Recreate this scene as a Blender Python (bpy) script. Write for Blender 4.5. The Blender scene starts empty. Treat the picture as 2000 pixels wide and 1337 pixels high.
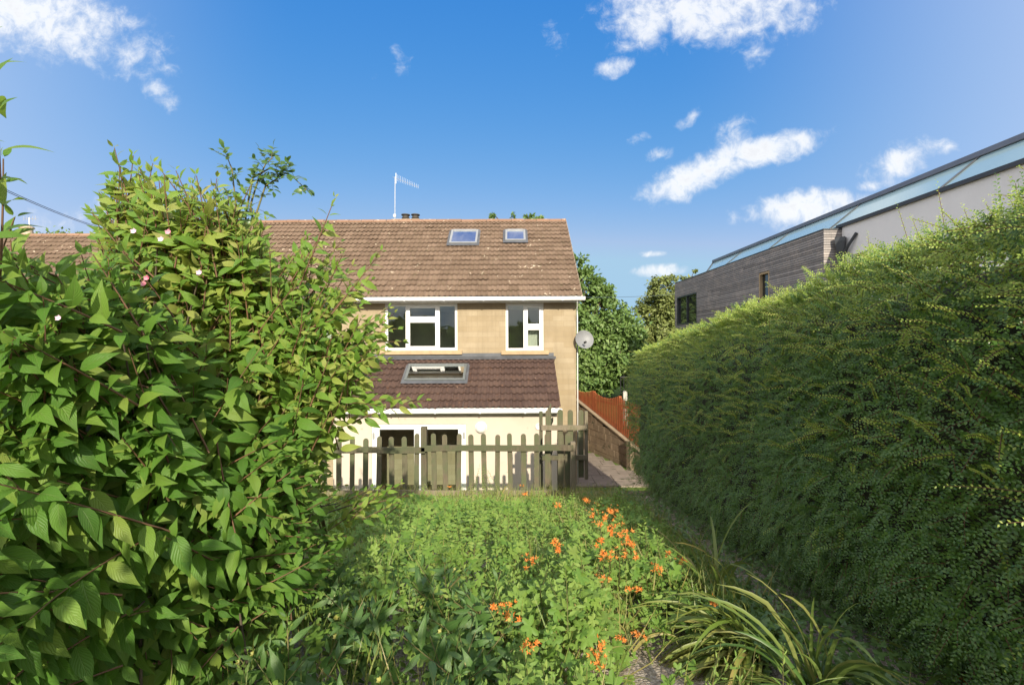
import bpy, math, random
import numpy as np
from mathutils import Vector, Matrix

R = math.radians
rng = np.random.default_rng(7)
random.seed(7)
scene = bpy.context.scene
COL = scene.collection

# ------------------------------------------------------------------ camera, sky, sun, exposure
CZ = 4.1                      # eye height above the house's ground floor (the garden climbs towards the viewer)
F = 950.0 / 2000.0
cam_d = bpy.data.cameras.new("camera")
cam_d.sensor_width = 36.0
cam_d.lens = 36.0 * F
cam_d.clip_start = 0.03
cam_d.clip_end = 3000.0
cam = bpy.data.objects.new("camera", cam_d)
COL.objects.link(cam)
cam.location = (0, 0, CZ)
cam.rotation_euler = (R(90), R(0.25), 0)
scene.camera = cam

SUN_EL, SUN_AZ = 24.0, 9.0    # behind the viewer, slightly to the right
sdir = Vector((math.sin(R(SUN_AZ)) * math.cos(R(SUN_EL)), -math.cos(R(SUN_AZ)) * math.cos(R(SUN_EL)), math.sin(R(SUN_EL))))

scene.view_settings.view_transform = 'Standard'
scene.view_settings.look = 'None'
scene.view_settings.exposure = 0.95
scene.view_settings.gamma = 1.0

world = bpy.data.worlds.new("World")
scene.world = world
world.use_nodes = True


class NT:
    """Small helper to write node trees."""
    def __init__(self, tree):
        self.t = tree
        self.n = tree.nodes
        self.l = tree.links

    def new(self, kind, **kw):
        n = self.n.new(kind)
        for k, v in kw.items():
            setattr(n, k, v)
        return n

    def link(self, a, b):
        self.l.new(a, b)

    def val(self, sock, v):
        if isinstance(v, bpy.types.NodeSocket):
            self.l.new(v, sock)
        else:
            sock.default_value = v

    def math(self, op, a, b=None, c=None, clamp=False):
        n = self.new("ShaderNodeMath", operation=op)
        n.use_clamp = clamp
        self.val(n.inputs[0], a)
        if b is not None:
            self.val(n.inputs[1], b)
        if c is not None:
            self.val(n.inputs[2], c)
        return n.outputs[0]

    def noise(self, vec, scale, detail=3.0, rough=0.55, dist=0.0, dims='3D'):
        n = self.new("ShaderNodeTexNoise", noise_dimensions=dims)
        if vec is not None:
            self.link(vec, n.inputs["Vector"])
        n.inputs["Scale"].default_value = scale
        n.inputs["Detail"].default_value = detail
        n.inputs["Roughness"].default_value = rough
        n.inputs["Distortion"].default_value = dist
        return n.outputs["Fac"]

    def ramp(self, fac, stops, interp='LINEAR'):
        n = self.new("ShaderNodeValToRGB")
        cr = n.color_ramp
        cr.interpolation = interp
        while len(cr.elements) > 1:
            cr.elements.remove(cr.elements[-1])
        for i, (p, c) in enumerate(stops):
            e = cr.elements[0] if i == 0 else cr.elements.new(p)
            e.position = p
            if not hasattr(c, '__len__'):
                c = (c, c, c)
            e.color = (c[0], c[1], c[2], 1)
        self.val(n.inputs[0], fac)
        return n.outputs["Color"]

    def mix(self, fac, a, b, mode='MIX'):
        n = self.new("ShaderNodeMix", data_type='RGBA', blend_type=mode)
        self.val(n.inputs[0], fac)
        for s, v in ((n.inputs[6], a), (n.inputs[7], b)):
            if isinstance(v, bpy.types.NodeSocket):
                self.link(v, s)
            else:
                s.default_value = (v[0], v[1], v[2], 1)
        return n.outputs[2]

    def bump(self, height, strength, dist=0.01, normal=None):
        n = self.new("ShaderNodeBump")
        n.inputs["Strength"].default_value = strength
        n.inputs["Distance"].default_value = dist
        self.link(height, n.inputs["Height"])
        if normal is not None:
            self.link(normal, n.inputs["Normal"])
        return n.outputs["Normal"]


def build_world():
    w = NT(world.node_tree)
    w.n.clear()
    out = w.new("ShaderNodeOutputWorld")
    bg = w.new("ShaderNodeBackground")
    bg.inputs["Strength"].default_value = 0.15
    sky = w.new("ShaderNodeTexSky", sky_type='NISHITA')
    sky.sun_disc = False
    sky.sun_elevation = R(SUN_EL)
    # Blender's sky: rotation 0 puts the sun at +Y, turning clockwise seen from above
    sky.sun_rotation = math.atan2(sdir.x, sdir.y)
    sky.altitude = 100.0
    sky.air_density = 1.0
    sky.dust_density = 0.3
    sky.ozone_density = 1.0
    # the camera's rendering of blue: a curve for each channel
    ch = w.new("ShaderNodeSeparateColor")
    w.link(sky.outputs[0], ch.inputs[0])
    cc = w.new("ShaderNodeCombineColor")
    for i, (k, pw) in enumerate(((0.457, 1.7), (0.446, 0.70), (0.746, 0.22))):
        x = w.math('MINIMUM', w.math('MULTIPLY', ch.outputs[i], 0.261), (0.92, 1.6, 1.6)[i])
        w.link(w.math('MULTIPLY', w.math('POWER', x, pw), k / 0.29), cc.inputs[i])
    tc = w.new("ShaderNodeTexCoord")
    sep = w.new("ShaderNodeSeparateXYZ")
    w.link(tc.outputs["Generated"], sep.inputs[0])
    X, Y, Z = sep.outputs
    yy = w.math('MAXIMUM', Y, 0.05)
    u = w.math('DIVIDE', X, yy)       # tangent of the bearing
    v = w.math('DIVIDE', Z, yy)       # tangent of the height
    comb = w.new("ShaderNodeCombineXYZ")
    w.link(u, comb.inputs[0])
    w.link(v, comb.inputs[1])
    n1 = w.noise(comb.outputs[0], 6.0, 9.0, 0.60, 0.5)
    n2 = w.noise(comb.outputs[0], 26.0, 8.0, 0.66, 0.4)
    # clouds: bearing, height, half width, half height, tilt, density
    clouds = [
        (0.40, 0.675, 0.20, 0.075, 4, 1.3), (0.30, 0.625, 0.08, 0.03, 10, 0.6), (0.49, 0.60, 0.035, 0.05, 70, .7),
        (-0.96, 0.675, 0.20, 0.085, -14, 1.1), (-0.80, 0.62, 0.08, 0.028, -35, 0.3), (-1.1, 0.70, .2, .1, 0, .9),
        (0.385, 0.345, 0.12, 0.036, 22, 1.2), (0.52, 0.392, 0.14, 0.028, 14, 1.1), (0.45, 0.43, 0.06, 0.03, 35, .4),
        (0.315, 0.388, 0.030, 0.014, 10, 0.65), (0.265, 0.418, 0.022, 0.010, 15, 0.5), (0.375, 0.46, 0.03, 0.012, 30, .45),
        (0.215, 0.566, 0.036, 0.016, 20, 0.5), (0.60, 0.272, 0.125, 0.036, 5, 1.4), (0.80, 0.365, 0.085, 0.036, 20, 1.0),
        (0.86, 0.39, 0.05, 0.02, 10, 0.8), (0.76, 0.325, 0.06, 0.014, 10, .7),
        (0.298, 0.146, 0.058, 0.015, 3, 1.3), (0.29, 0.181, 0.027, 0.007, 2, 1.1),
        (-0.705, 0.505, 0.05, 0.02, -40, 0.5), (0.09, 0.63, 0.03, 0.03, 30, 0.38), (-.225, .59, .012, .03, 10, .2),
        (-0.80, 0.245, 0.16, 0.04, 0, 0.55), (-0.36, 0.232, 0.05, 0.012, 0, 0.5), (.72, .19, .08, .02, 10, .5),
    ]
    mask = None
    for (cu, cv, a, b, tilt, dens) in clouds:
        t = R(tilt)
        du = w.math('SUBTRACT', u, cu)
        dv = w.math('SUBTRACT', v, cv)
        p = w.math('ADD', w.math('MULTIPLY', du, math.cos(t) / a), w.math('MULTIPLY', dv, math.sin(t) / a))
        q = w.math('ADD', w.math('MULTIPLY', du, -math.sin(t) / b), w.math('MULTIPLY', dv, math.cos(t) / b))
        r2 = w.math('ADD', w.math('MULTIPLY', p, p), w.math('MULTIPLY', q, q))
        m = w.math('MULTIPLY', w.math('SUBTRACT', 1.0, w.math('MULTIPLY', r2, 0.62)), dens)
        mask = m if mask is None else w.math('MAXIMUM', mask, m)
    mask = w.math('MAXIMUM', mask, -0.6)
    ns = w.math('ADD', w.math('MULTIPLY', w.math('SUBTRACT', n1, 0.5), 2.6), w.math('MULTIPLY', w.math('SUBTRACT', n2, 0.5), 2.2))
    d = w.math('ADD', mask, ns)
    d = w.math('SUBTRACT', d, 0.34)
    dens = w.new("ShaderNodeMapRange", interpolation_type='SMOOTHSTEP')
    w.link(d, dens.inputs["Value"])
    dens.inputs["From Min"].default_value = -0.30
    dens.inputs["From Max"].default_value = 1.15
    dens.inputs["To Max"].default_value = 0.95
    front = w.math('GREATER_THAN', Y, 0.06)
    fac = w.math('MULTIPLY', dens.outputs[0], front)
    shade = w.ramp(w.math('ADD', w.math('MULTIPLY', d, 0.55), w.math('MULTIPLY', n2, 0.5)), [(0.2, (2.9, 3.1, 3.4)), (0.7, (3.6, 3.65, 3.7)), (1.0, (3.2, 3.25, 3.35))])
    # thin high veil towards both sides
    veil = w.new("ShaderNodeMapRange", interpolation_type='SMOOTHSTEP')
    w.link(w.math('ABSOLUTE', w.math('ADD', u, 0.06)), veil.inputs["Value"])
    veil.inputs["From Min"].default_value = 0.35
    veil.inputs["From Max"].default_value = 1.5
    veil.inputs["To Max"].default_value = 0.74
    sky_c = w.mix(veil.outputs[0], cc.outputs[0], (2.0, 2.45, 3.3))
    # unseen broken cloud overhead and behind the viewer, added to raise the fill light
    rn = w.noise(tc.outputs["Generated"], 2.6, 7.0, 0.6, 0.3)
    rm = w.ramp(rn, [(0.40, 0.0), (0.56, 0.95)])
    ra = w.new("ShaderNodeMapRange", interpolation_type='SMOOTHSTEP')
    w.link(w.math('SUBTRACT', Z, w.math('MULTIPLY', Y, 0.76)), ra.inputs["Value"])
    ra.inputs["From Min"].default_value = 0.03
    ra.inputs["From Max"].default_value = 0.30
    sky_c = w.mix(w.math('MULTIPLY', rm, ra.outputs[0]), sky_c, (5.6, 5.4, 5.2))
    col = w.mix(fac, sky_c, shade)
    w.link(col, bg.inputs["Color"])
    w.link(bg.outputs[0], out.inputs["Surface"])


build_world()

sun_d = bpy.data.lights.new("sun", 'SUN')
sun_d.energy = 3.6
sun_d.angle = R(0.55)
sun_d.color = (1.0, 0.90, 0.72)
sun = bpy.data.objects.new("sun", sun_d)
COL.objects.link(sun)
sun.rotation_euler = sdir.to_track_quat('Z', 'Y').to_euler()


# ------------------------------------------------------------------ helpers
def at(px, py, Y):
    """World point at depth Y for a measurement taken on the 2000 x 1337 photograph."""
    return Vector(((px - 1000) / 950.0 * Y, Y, CZ + (668 - py) / 950.0 * Y))


OFF = {}          # world offset of every object built


def tag(o, label=None, cat=None, group=None, kind=None):
    if label:
        o["label"] = label
    if cat:
        o["category"] = cat
    if group:
        o["group"] = group
    if kind:
        o["kind"] = kind
    return o


def empty(name, loc, label, cat, group=None, kind=None):
    o = bpy.data.objects.new(name, None)
    o.empty_display_size = 0.2
    COL.objects.link(o)
    o.location = loc
    OFF[o.name] = Vector(loc)
    return tag(o, label, cat, group, kind)


def link_mesh(name, me, mat, parent=None):
    o = bpy.data.objects.new(name, me)
    COL.objects.link(o)
    if mat:
        for m in (mat if isinstance(mat, (list, tuple)) else [mat]):
            me.materials.append(m)
    OFF[o.name] = Vector((0, 0, 0))
    if parent:
        o.parent = parent
        OFF[o.name] = OFF[parent.name].copy()
    return o


def np_mesh(name, V, FI, FS, mat, parent=None, uv=None, smooth=False, mi=None):
    """V: n x 3, FI: flat vertex indices, FS: face sizes."""
    V = np.asarray(V, dtype=np.float32).reshape(-1, 3)
    FI = np.asarray(FI, dtype=np.int32).ravel()
    FS = np.asarray(FS, dtype=np.int32).ravel()
    if parent:
        V = V - np.array(OFF[parent.name], dtype=np.float32)
    me = bpy.data.meshes.new(name)
    me.vertices.add(len(V))
    me.vertices.foreach_set("co", V.ravel())
    me.loops.add(len(FI))
    me.loops.foreach_set("vertex_index", FI)
    me.polygons.add(len(FS))
    st = np.zeros(len(FS), dtype=np.int32)
    st[1:] = np.cumsum(FS)[:-1]
    me.polygons.foreach_set("loop_start", st)
    if uv is not None:
        l = me.uv_layers.new(name="UVMap")
        l.data.foreach_set("uv", np.asarray(uv, dtype=np.float32)[FI].ravel())
    if mi is not None:
        me.polygons.foreach_set("material_index", np.asarray(mi, dtype=np.int32))
    me.update(calc_edges=True)
    if smooth:
        me.polygons.foreach_set("use_smooth", np.ones(len(FS), dtype=bool))
    return link_mesh(name, me, mat, parent)


class MB:
    """Collects shapes; build() links them as ONE mesh object."""
    def __init__(self):
        self.v = []
        self.f = []

    def add(self, vs, fs):
        b = len(self.v)
        self.v.extend([tuple(p) for p in vs])
        self.f.extend([tuple(i + b for i in f) for f in fs])
        return self

    def box(self, x0, x1, y0, y1, z0, z1):
        vs = [(x, y, z) for z in (z0, z1) for y in (y0, y1) for x in (x0, x1)]
        return self.add(vs, [(0, 2, 3, 1), (4, 5, 7, 6), (0, 1, 5, 4), (2, 6, 7, 3), (0, 4, 6, 2), (1, 3, 7, 5)])

    def obox(self, o, ax, ay, az):
        """Box from corner o with edge vectors."""
        o, ax, ay, az = map(Vector, (o, ax, ay, az))
        vs = [o + ax * i + ay * j + az * k for k in (0, 1) for j in (0, 1) for i in (0, 1)]
        return self.add(vs, [(0, 2, 3, 1), (4, 5, 7, 6), (0, 1, 5, 4), (2, 6, 7, 3), (0, 4, 6, 2), (1, 3, 7, 5)])

    def prism(self, pts, d):
        """Polygon pts extruded by d."""
        d = Vector(d)
        n = len(pts)
        vs = [Vector(p) for p in pts] + [Vector(p) + d for p in pts]
        fs = [tuple(range(n - 1, -1, -1)), tuple(range(n, 2 * n))]
        fs += [(i, (i + 1) % n, n + (i + 1) % n, n + i) for i in range(n)]
        return self.add(vs, fs)

    def tube(self, pts, rad, n=8, cap=True):
        pts = [Vector(p) for p in pts]
        if not hasattr(rad, '__len__'):
            rad = [rad] * len(pts)
        vs, fs = [], []
        prev = None
        for i, p in enumerate(pts):
            t = (pts[min(i + 1, len(pts) - 1)] - pts[max(i - 1, 0)])
            if t.length < 1e-9:
                t = Vector((0, 0, 1))
            t.normalize()
            if prev is None:
                a = t.cross(Vector((0, 0, 1)))
                if a.length < 1e-3:
                    a = t.cross(Vector((1, 0, 0)))
            else:
                a = prev - t * prev.dot(t)
                if a.length < 1e-6:
                    a = t.cross(Vector((1, 0, 0)))
            a.normalize()
            prev = a
            b = t.cross(a)
            for k in range(n):
                an = 2 * math.pi * k / n
                vs.append(p + (a * math.cos(an) + b * math.sin(an)) * rad[i])
        for i in range(len(pts) - 1):
            for k in range(n):
                k2 = (k + 1) % n
                fs.append((i * n + k, i * n + k2, (i + 1) * n + k2, (i + 1) * n + k))
        if cap:
            fs.append(tuple(range(n - 1, -1, -1)))
            e = (len(pts) - 1) * n
            fs.append(tuple(range(e, e + n)))
        return self.add(vs, fs)

    def lathe(self, c, prof, axis=(0, 0, 1), n=20):
        """prof: list of (radius, height along axis)."""
        c = Vector(c)
        ax = Vector(axis).normalized()
        a = ax.cross(Vector((0, 0, 1)))
        if a.length < 1e-3:
            a = Vector((1, 0, 0))
        a.normalize()
        b = ax.cross(a)
        vs, fs = [], []
        for (r, h) in prof:
            for k in range(n):
                an = 2 * math.pi * k / n
                vs.append(c + ax * h + (a * math.cos(an) + b * math.sin(an)) * max(r, 1e-4))
        for i in range(len(prof) - 1):
            for k in range(n):
                k2 = (k + 1) % n
                fs.append((i * n + k, i * n + k2, (i + 1) * n + k2, (i + 1) * n + k))
        fs.append(tuple(range(n - 1, -1, -1)))
        e = (len(prof) - 1) * n
        fs.append(tuple(range(e, e + n)))
        return self.add(vs, fs)

    def build(self, name, mat, parent=None, bevel=0.0, smooth=False):
        off = OFF[parent.name] if parent else Vector((0, 0, 0))
        me = bpy.data.meshes.new(name)
        me.from_pydata([tuple(Vector(p) - off) for p in self.v], [], self.f)
        me.update()
        o = link_mesh(name, me, mat, parent)
        if smooth:
            for p in me.polygons:
                p.use_smooth = True
        if bevel > 0:
            md = o.modifiers.new("bevel", 'BEVEL')
            md.width = bevel
            md.segments = 2
            md.limit_method = 'ANGLE'
            md.angle_limit = R(50)
        return o


def scatter(name, tv, tf, Rm, T, S, mat, parent=None, tuv=None, smooth=False):
    """One mesh made of N placed copies of a small template. Rm N x 3 x 3 (columns: side, along, normal)."""
    tv = np.asarray(tv, dtype=np.float64)
    N, k = len(T), len(tv)
    S = np.asarray(S)
    if S.ndim == 1:
        S = S[:, None]
    V = np.einsum('nij,kj->nki', Rm, tv) * S[:, None, :] + np.asarray(T)[:, None, :]
    fi = np.concatenate([np.asarray(f) for f in tf])
    fs = np.array([len(f) for f in tf])
    FI = (fi[None, :] + (np.arange(N) * k)[:, None]).ravel()
    FS = np.tile(fs, N)
    uv = np.tile(np.asarray(tuv), (N, 1)) if tuv is not None else None
    return np_mesh(name, V.reshape(-1, 3), FI, FS, mat, parent, uv=uv, smooth=smooth)


def unit(a):
    a = np.asarray(a, dtype=np.float64)
    return a / np.maximum(np.linalg.norm(a, axis=-1, keepdims=True), 1e-9)


def frames(along, nrm):
    """Rotation matrices whose local Y is `along` and local Z is near `nrm`."""
    y = unit(along)
    z = np.asarray(nrm) - y * np.sum(np.asarray(nrm) * y, axis=-1, keepdims=True)
    z = unit(z)
    x = np.cross(y, z)
    return np.stack([x, y, z], axis=-1)


def join_arrays(lst):
    return [np.concatenate(a) for a in zip(*lst)]


# ------------------------------------------------------------------ materials
def new_mat(name):
    m = bpy.data.materials.new(name)
    m.use_nodes = True
    t = NT(m.node_tree)
    b = t.n["Principled BSDF"]
    return m, t, b


def mat(name, c1, c2=None, scale=4.0, rough=0.7, bump=0.0, bscale=40.0, spec=0.4, metal=0.0, detail=5.0, stretch=None, spots=None, island=0.0):
    """Two-colour noise material with bump; `spots` = (colour, scale, threshold)."""
    m, t, b = new_mat(name)
    tc = t.new("ShaderNodeTexCoord")
    vec = tc.outputs["Object"]
    if stretch:
        mp = t.new("ShaderNodeMapping")
        mp.inputs["Scale"].default_value = stretch
        t.link(vec, mp.inputs[0])
        vec = mp.outputs[0]
    c2 = c2 or tuple(x * 0.75 for x in c1)
    fac = t.ramp(t.noise(vec, scale, detail, 0.6), [(0.3, 0.0), (0.7, 1.0)])
    col = t.mix(fac, c1, c2)
    if spots:
        s = t.ramp(t.noise(tc.outputs["Object"], spots[1], 4.0, 0.6), [(spots[2], 0.0), (spots[2] + 0.05, 1.0)])
        col = t.mix(s, col, spots[0])
    if island:
        g = t.new("ShaderNodeNewGeometry")
        k = t.math('ADD', t.math('MULTIPLY', g.outputs["Random Per Island"], island * 2), 1 - island)
        hs = t.new("ShaderNodeHueSaturation")
        t.link(col, hs.inputs["Color"])
        t.link(k, hs.inputs["Value"])
        col = hs.outputs[0]
    t.link(col, b.inputs["Base Color"])
    b.inputs["Roughness"].default_value = rough
    b.inputs["Specular IOR Level"].default_value = spec
    b.inputs["Metallic"].default_value = metal
    if bump:
        t.link(t.bump(t.noise(vec, bscale, 4.0, 0.6), bump, 0.01), b.inputs["Normal"])
    return m


def leaf_mat(name, cols, trans_col, trans=0.3, rough=0.42, veins=0.0, spec=0.45, patch=0.6, back=None):
    """Leaf: colour varies leaf by leaf, light shines through; veins from the leaf's own UV."""
    m, t, b = new_mat(name)
    g = t.new("ShaderNodeNewGeometry")
    tc = t.new("ShaderNodeTexCoord")
    rnd = g.outputs["Random Per Island"]
    pn = t.noise(tc.outputs["Object"], 2.2, 2.0, 0.5)
    f = t.math('ADD', t.math('MULTIPLY', rnd, 1 - patch * 0.5), t.math('MULTIPLY', t.math('SUBTRACT', pn, 0.35), patch), clamp=True)
    n = len(cols)
    col = t.ramp(f, [(i / (n - 1), c) for i, c in enumerate(cols)])
    nrm = None
    if veins:
        sx = t.new("ShaderNodeSeparateXYZ")
        t.link(tc.outputs["UV"], sx.inputs[0])
        a = t.math('ABSOLUTE', t.math('SUBTRACT', sx.outputs[0], 0.5))
        ph = t.math('SUBTRACT', t.math('MULTIPLY', sx.outputs[1], 9.0), t.math('MULTIPLY', a, 7.0))
        saw = t.math('ABSOLUTE', t.math('SUBTRACT', t.math('FRACT', ph), 0.5))
        side = t.ramp(saw, [(0.0, 0.0), (0.12, 0.8), (0.5, 1.0)])
        mid = t.ramp(a, [(0.0, 0.0), (0.035, 1.0)])
        h = t.math('MULTIPLY', side, mid)
        nrm = t.bump(h, veins, 0.004)
        lighter = t.mix(0.35, col, (0.30, 0.36, 0.13))
        col = t.mix(t.math('MULTIPLY', mid, t.math('ADD', t.math('MULTIPLY', side, 0.5), 0.5)), lighter, col)
    if back:
        col = t.mix(g.outputs["Backfacing"], col, t.mix(0.5, col, back))
    t.link(col, b.inputs["Base Color"])
    b.inputs["Roughness"].default_value = rough
    b.inputs["Specular IOR Level"].default_value = spec
    tr = t.new("ShaderNodeBsdfTranslucent")
    tcol = t.mix(0.55, col, trans_col)
    t.link(tcol, tr.inputs["Color"])
    if nrm is not None:
        t.link(nrm, b.inputs["Normal"])
    mx = t.new("ShaderNodeMixShader")
    mx.inputs[0].default_value = trans
    t.link(b.outputs[0], mx.inputs[1])
    t.link(tr.outputs[0], mx.inputs[2])
    t.link(mx.outputs[0], t.n["Material Output"].inputs["Surface"])
    return m


def stone_mat(name, c1, c2, c3):
    """Sawn stone blocks in courses with thin joints and weathering."""
    m, t, b = new_mat(name)
    tc = t.new("ShaderNodeTexCoord")
    sx = t.new("ShaderNodeSeparateXYZ")
    t.link(tc.outputs["Object"], sx.inputs[0])
    cb = t.new("ShaderNodeCombineXYZ")
    t.link(t.math('ADD', sx.outputs[0], sx.outputs[1]), cb.inputs[0])
    t.link(sx.outputs[2], cb.inputs[1])
    br = t.new("ShaderNodeTexBrick")
    t.link(cb.outputs[0], br.inputs["Vector"])
    br.inputs["Scale"].default_value = 1.0
    br.inputs["Brick Width"].default_value = 0.62
    br.inputs["Row Height"].default_value = 0.152
    br.inputs["Mortar Size"].default_value = 0.004
    br.inputs["Mortar Smooth"].default_value = 0.3
    br.inputs["Color1"].default_value = (*c1, 1)
    br.inputs["Color2"].default_value = (*c2, 1)
    br.inputs["Mortar"].default_value = (*c3, 1)
    n = t.noise(tc.outputs["Object"], 1.6, 6.0, 0.65)
    col = t.mix(t.ramp(n, [(0.35, 0.0), (0.75, 0.7)]), br.outputs["Color"], tuple(x * 0.78 for x in c2))
    mp = t.new("ShaderNodeMapping")
    mp.inputs["Scale"].default_value = (5, 5, 0.45)
    t.link(tc.outputs["Object"], mp.inputs[0])
    rn = t.noise(mp.outputs[0], 1.6, 5.0, 0.65)
    col = t.mix(t.ramp(rn, [(0.50, 0.0), (0.78, 0.45)]), col, (0.20, 0.155, 0.10))
    st = t.noise(tc.outputs["Object"], 14.0, 5.0, 0.7)
    col = t.mix(t.ramp(st, [(0.62, 0.0), (0.72, 0.55)]), col, (0.20, 0.15, 0.09))
    t.link(col, b.inputs["Base Color"])
    b.inputs["Roughness"].default_value = 0.88
    b.inputs["Specular IOR Level"].default_value = 0.2
    nn = t.bump(t.noise(tc.outputs["Object"], 60.0, 4.0, 0.6), 0.25, 0.004)
    nn = t.bump(br.outputs["Fac"], 0.5, -0.004, nn)
    t.link(nn, b.inputs["Normal"])
    return m


def tile_mat(name, cols, lichen, lscale, lthr, moss=None):
    m, t, b = new_mat(name)
    g = t.new("ShaderNodeNewGeometry")
    tc = t.new("ShaderNodeTexCoord")
    ob = tc.outputs["Object"]
    n = len(cols)
    f = t.math('ADD', t.math('MULTIPLY', g.outputs["Random Per Island"], 0.55), t.math('MULTIPLY', t.noise(ob, 1.1, 5, 0.6), 0.55), clamp=True)
    col = t.ramp(f, [(i / (n - 1), c) for i, c in enumerate(cols)])
    gr = t.noise(ob, 55.0, 4.0, 0.7)
    col = t.mix(t.ramp(gr, [(0.35, 0.0), (0.75, 0.5)]), col, tuple(x * 0.5 for x in cols[0]))
    if moss:
        ms = t.ramp(t.noise(ob, 9.0, 5.0, 0.7), [(0.55, 0.0), (0.68, 0.8)])
        col = t.mix(ms, col, moss)
    li = t.noise(ob, lscale, 3.0, 0.5)
    li2 = t.noise(ob, 1.3, 3.0, 0.5)
    lf = t.ramp(t.math('ADD', li, t.math('MULTIPLY', t.math('SUBTRACT', li2, 0.5), 0.3)), [(lthr, 0.0), (lthr + 0.03, 0.85)])
    col = t.mix(lf, col, lichen)
    t.link(col, b.inputs["Base Color"])
    b.inputs["Roughness"].default_value = 0.85
    b.inputs["Specular IOR Level"].default_value = 0.25
    t.link(t.bump(gr, 0.4, 0.005), b.inputs["Normal"])
    return m


def glass_mat(name, tint=(0.9, 0.95, 0.93), base=0.06, gloss=1.0):
    """Thin pane: clear, with the reflection rising at grazing angles."""
    m, t, b = new_mat(name)
    t.n.remove(b)
    tr = t.new("ShaderNodeBsdfTransparent")
    tr.inputs["Color"].default_value = (*tint, 1)
    gl = t.new("ShaderNodeBsdfGlossy")
    gl.inputs["Roughness"].default_value = 0.01
    gl.inputs["Color"].default_value = (gloss, gloss, gloss, 1)
    fr = t.new("ShaderNodeFresnel")
    fr.inputs["IOR"].default_value = 1.5
    tc = t.new("ShaderNodeTexCoord")
    bn = t.bump(t.noise(tc.outputs["Object"], 2.5, 1.0, 0.5), 0.02, 0.02)
    t.link(bn, gl.inputs["Normal"])
    fac = t.math('ADD', t.math('MULTIPLY', fr.outputs[0], 1.4), base, clamp=True)
    mx = t.new("ShaderNodeMixShader")
    t.link(fac, mx.inputs[0])
    t.link(tr.outputs[0], mx.inputs[1])
    t.link(gl.outputs[0], mx.inputs[2])
    t.link(mx.outputs[0], t.n["Material Output"].inputs["Surface"])
    return m


STONE = stone_mat("bath_stone", (0.395, 0.325, 0.225), (0.325, 0.255, 0.16), (0.30, 0.24, 0.165))
SILL = mat("stone_sill", (0.46, 0.34, 0.20), (0.34, 0.25, 0.15), 6, 0.85, 0.2)
RENDER = mat("cream_render", (0.55, 0.475, 0.40), (0.505, 0.435, 0.36), 2.0, 0.9, 0.25, 160, spots=((0.40, 0.335, 0.26), 2.6, 0.66))
WHITE = mat("white_plastic", (0.80, 0.80, 0.79), (0.74, 0.74, 0.73), 3.0, 0.35, 0.03, 30)
OLDWHITE = mat("weathered_white_board", (0.62, 0.60, 0.55), (0.42, 0.40, 0.36), 5.0, 0.6, 0.1, 30)
GREYPL = mat("dark_gutter", (0.07, 0.07, 0.075), (0.10, 0.10, 0.10), 5, 0.5)
LEAD = mat("lead_sheet", (0.125, 0.13, 0.145), (0.08, 0.085, 0.095), 5.0, 0.55, 0.15, 18, metal=0.2, spots=((0.45, 0.46, 0.48), 6.0, 0.68))
ALU = mat("grey_skylight_metal", (0.15, 0.165, 0.165), (0.19, 0.205, 0.205), 7, 0.42, 0.03, 30, metal=0.3)
ALU2 = mat("pale_skylight_metal", (0.36, 0.37, 0.375), (0.28, 0.29, 0.30), 7, 0.45, 0.03, 30, metal=0.3)
GLASS = glass_mat("window_glass", base=0.0)
GLASS_SKY = glass_mat("roof_glass", (0.75, 0.84, 0.86), 0.52)
INTERIOR = mat("room_plaster", (0.80, 0.77, 0.68), (0.76, 0.73, 0.64), 1.5, 0.9)
BROWNROOM = mat("brown_room_wall", (0.36, 0.235, 0.17), (0.30, 0.20, 0.145), 1.5, 0.9)
ROOMFLOOR = mat("room_floor", (0.12, 0.085, 0.06), (0.09, 0.065, 0.05), 3, 0.6)
CURTAIN = mat("pale_curtain", (0.66, 0.64, 0.58), (0.58, 0.56, 0.50), 10, 0.9)
BLIND = mat("roller_blind", (0.75, 0.76, 0.76), (0.68, 0.69, 0.70), 10, 0.8)
ROOF1 = tile_mat("brown_concrete_tiles", [(0.125, 0.083, 0.058), (0.18, 0.125, 0.09), (0.235, 0.165, 0.122)], (0.56, 0.48, 0.37), 6.0, 0.695, (0.135, 0.108, 0.065))
ROOF2 = tile_mat("dark_brown_tiles", [(0.055, 0.033, 0.028), (0.080, 0.050, 0.042), (0.110, 0.070, 0.056)], (0.36, 0.24, 0.18), 7.0, 0.735, (0.13, 0.07, 0.045))
RIDGE = tile_mat("ridge_tile_clay", [(0.20, 0.12, 0.08), (0.30, 0.18, 0.12), (0.36, 0.23, 0.16)], (0.6, 0.52, 0.4), 8.0, 0.66)
MORTAR = mat("mortar", (0.40, 0.34, 0.27), (0.30, 0.25, 0.2), 12, 0.9, 0.3)
POT = mat("dark_chimney_pot", (0.035, 0.033, 0.03), (0.06, 0.05, 0.04), 8, 0.7)
CREAMPOT = mat("buff_chimney_pot", (0.62, 0.50, 0.36), (0.5, 0.4, 0.28), 5, 0.8)
GALV = mat("galvanised_metal", (0.55, 0.56, 0.57), (0.45, 0.46, 0.47), 20, 0.4, metal=0.6)
DISHM = mat("grey_dish_paint", (0.22, 0.225, 0.235), (0.19, 0.195, 0.205), 4, 0.5)
BLACK = mat("black_plastic", (0.02, 0.02, 0.021), (0.035, 0.035, 0.035), 10, 0.5)
LAMP = mat("opal_lamp_cover", (0.72, 0.70, 0.64), (0.66, 0.64, 0.58), 6, 0.4)
CABLE = mat("cable_sheath", (0.05, 0.07, 0.11), (0.07, 0.09, 0.13), 2, 0.5)


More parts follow.
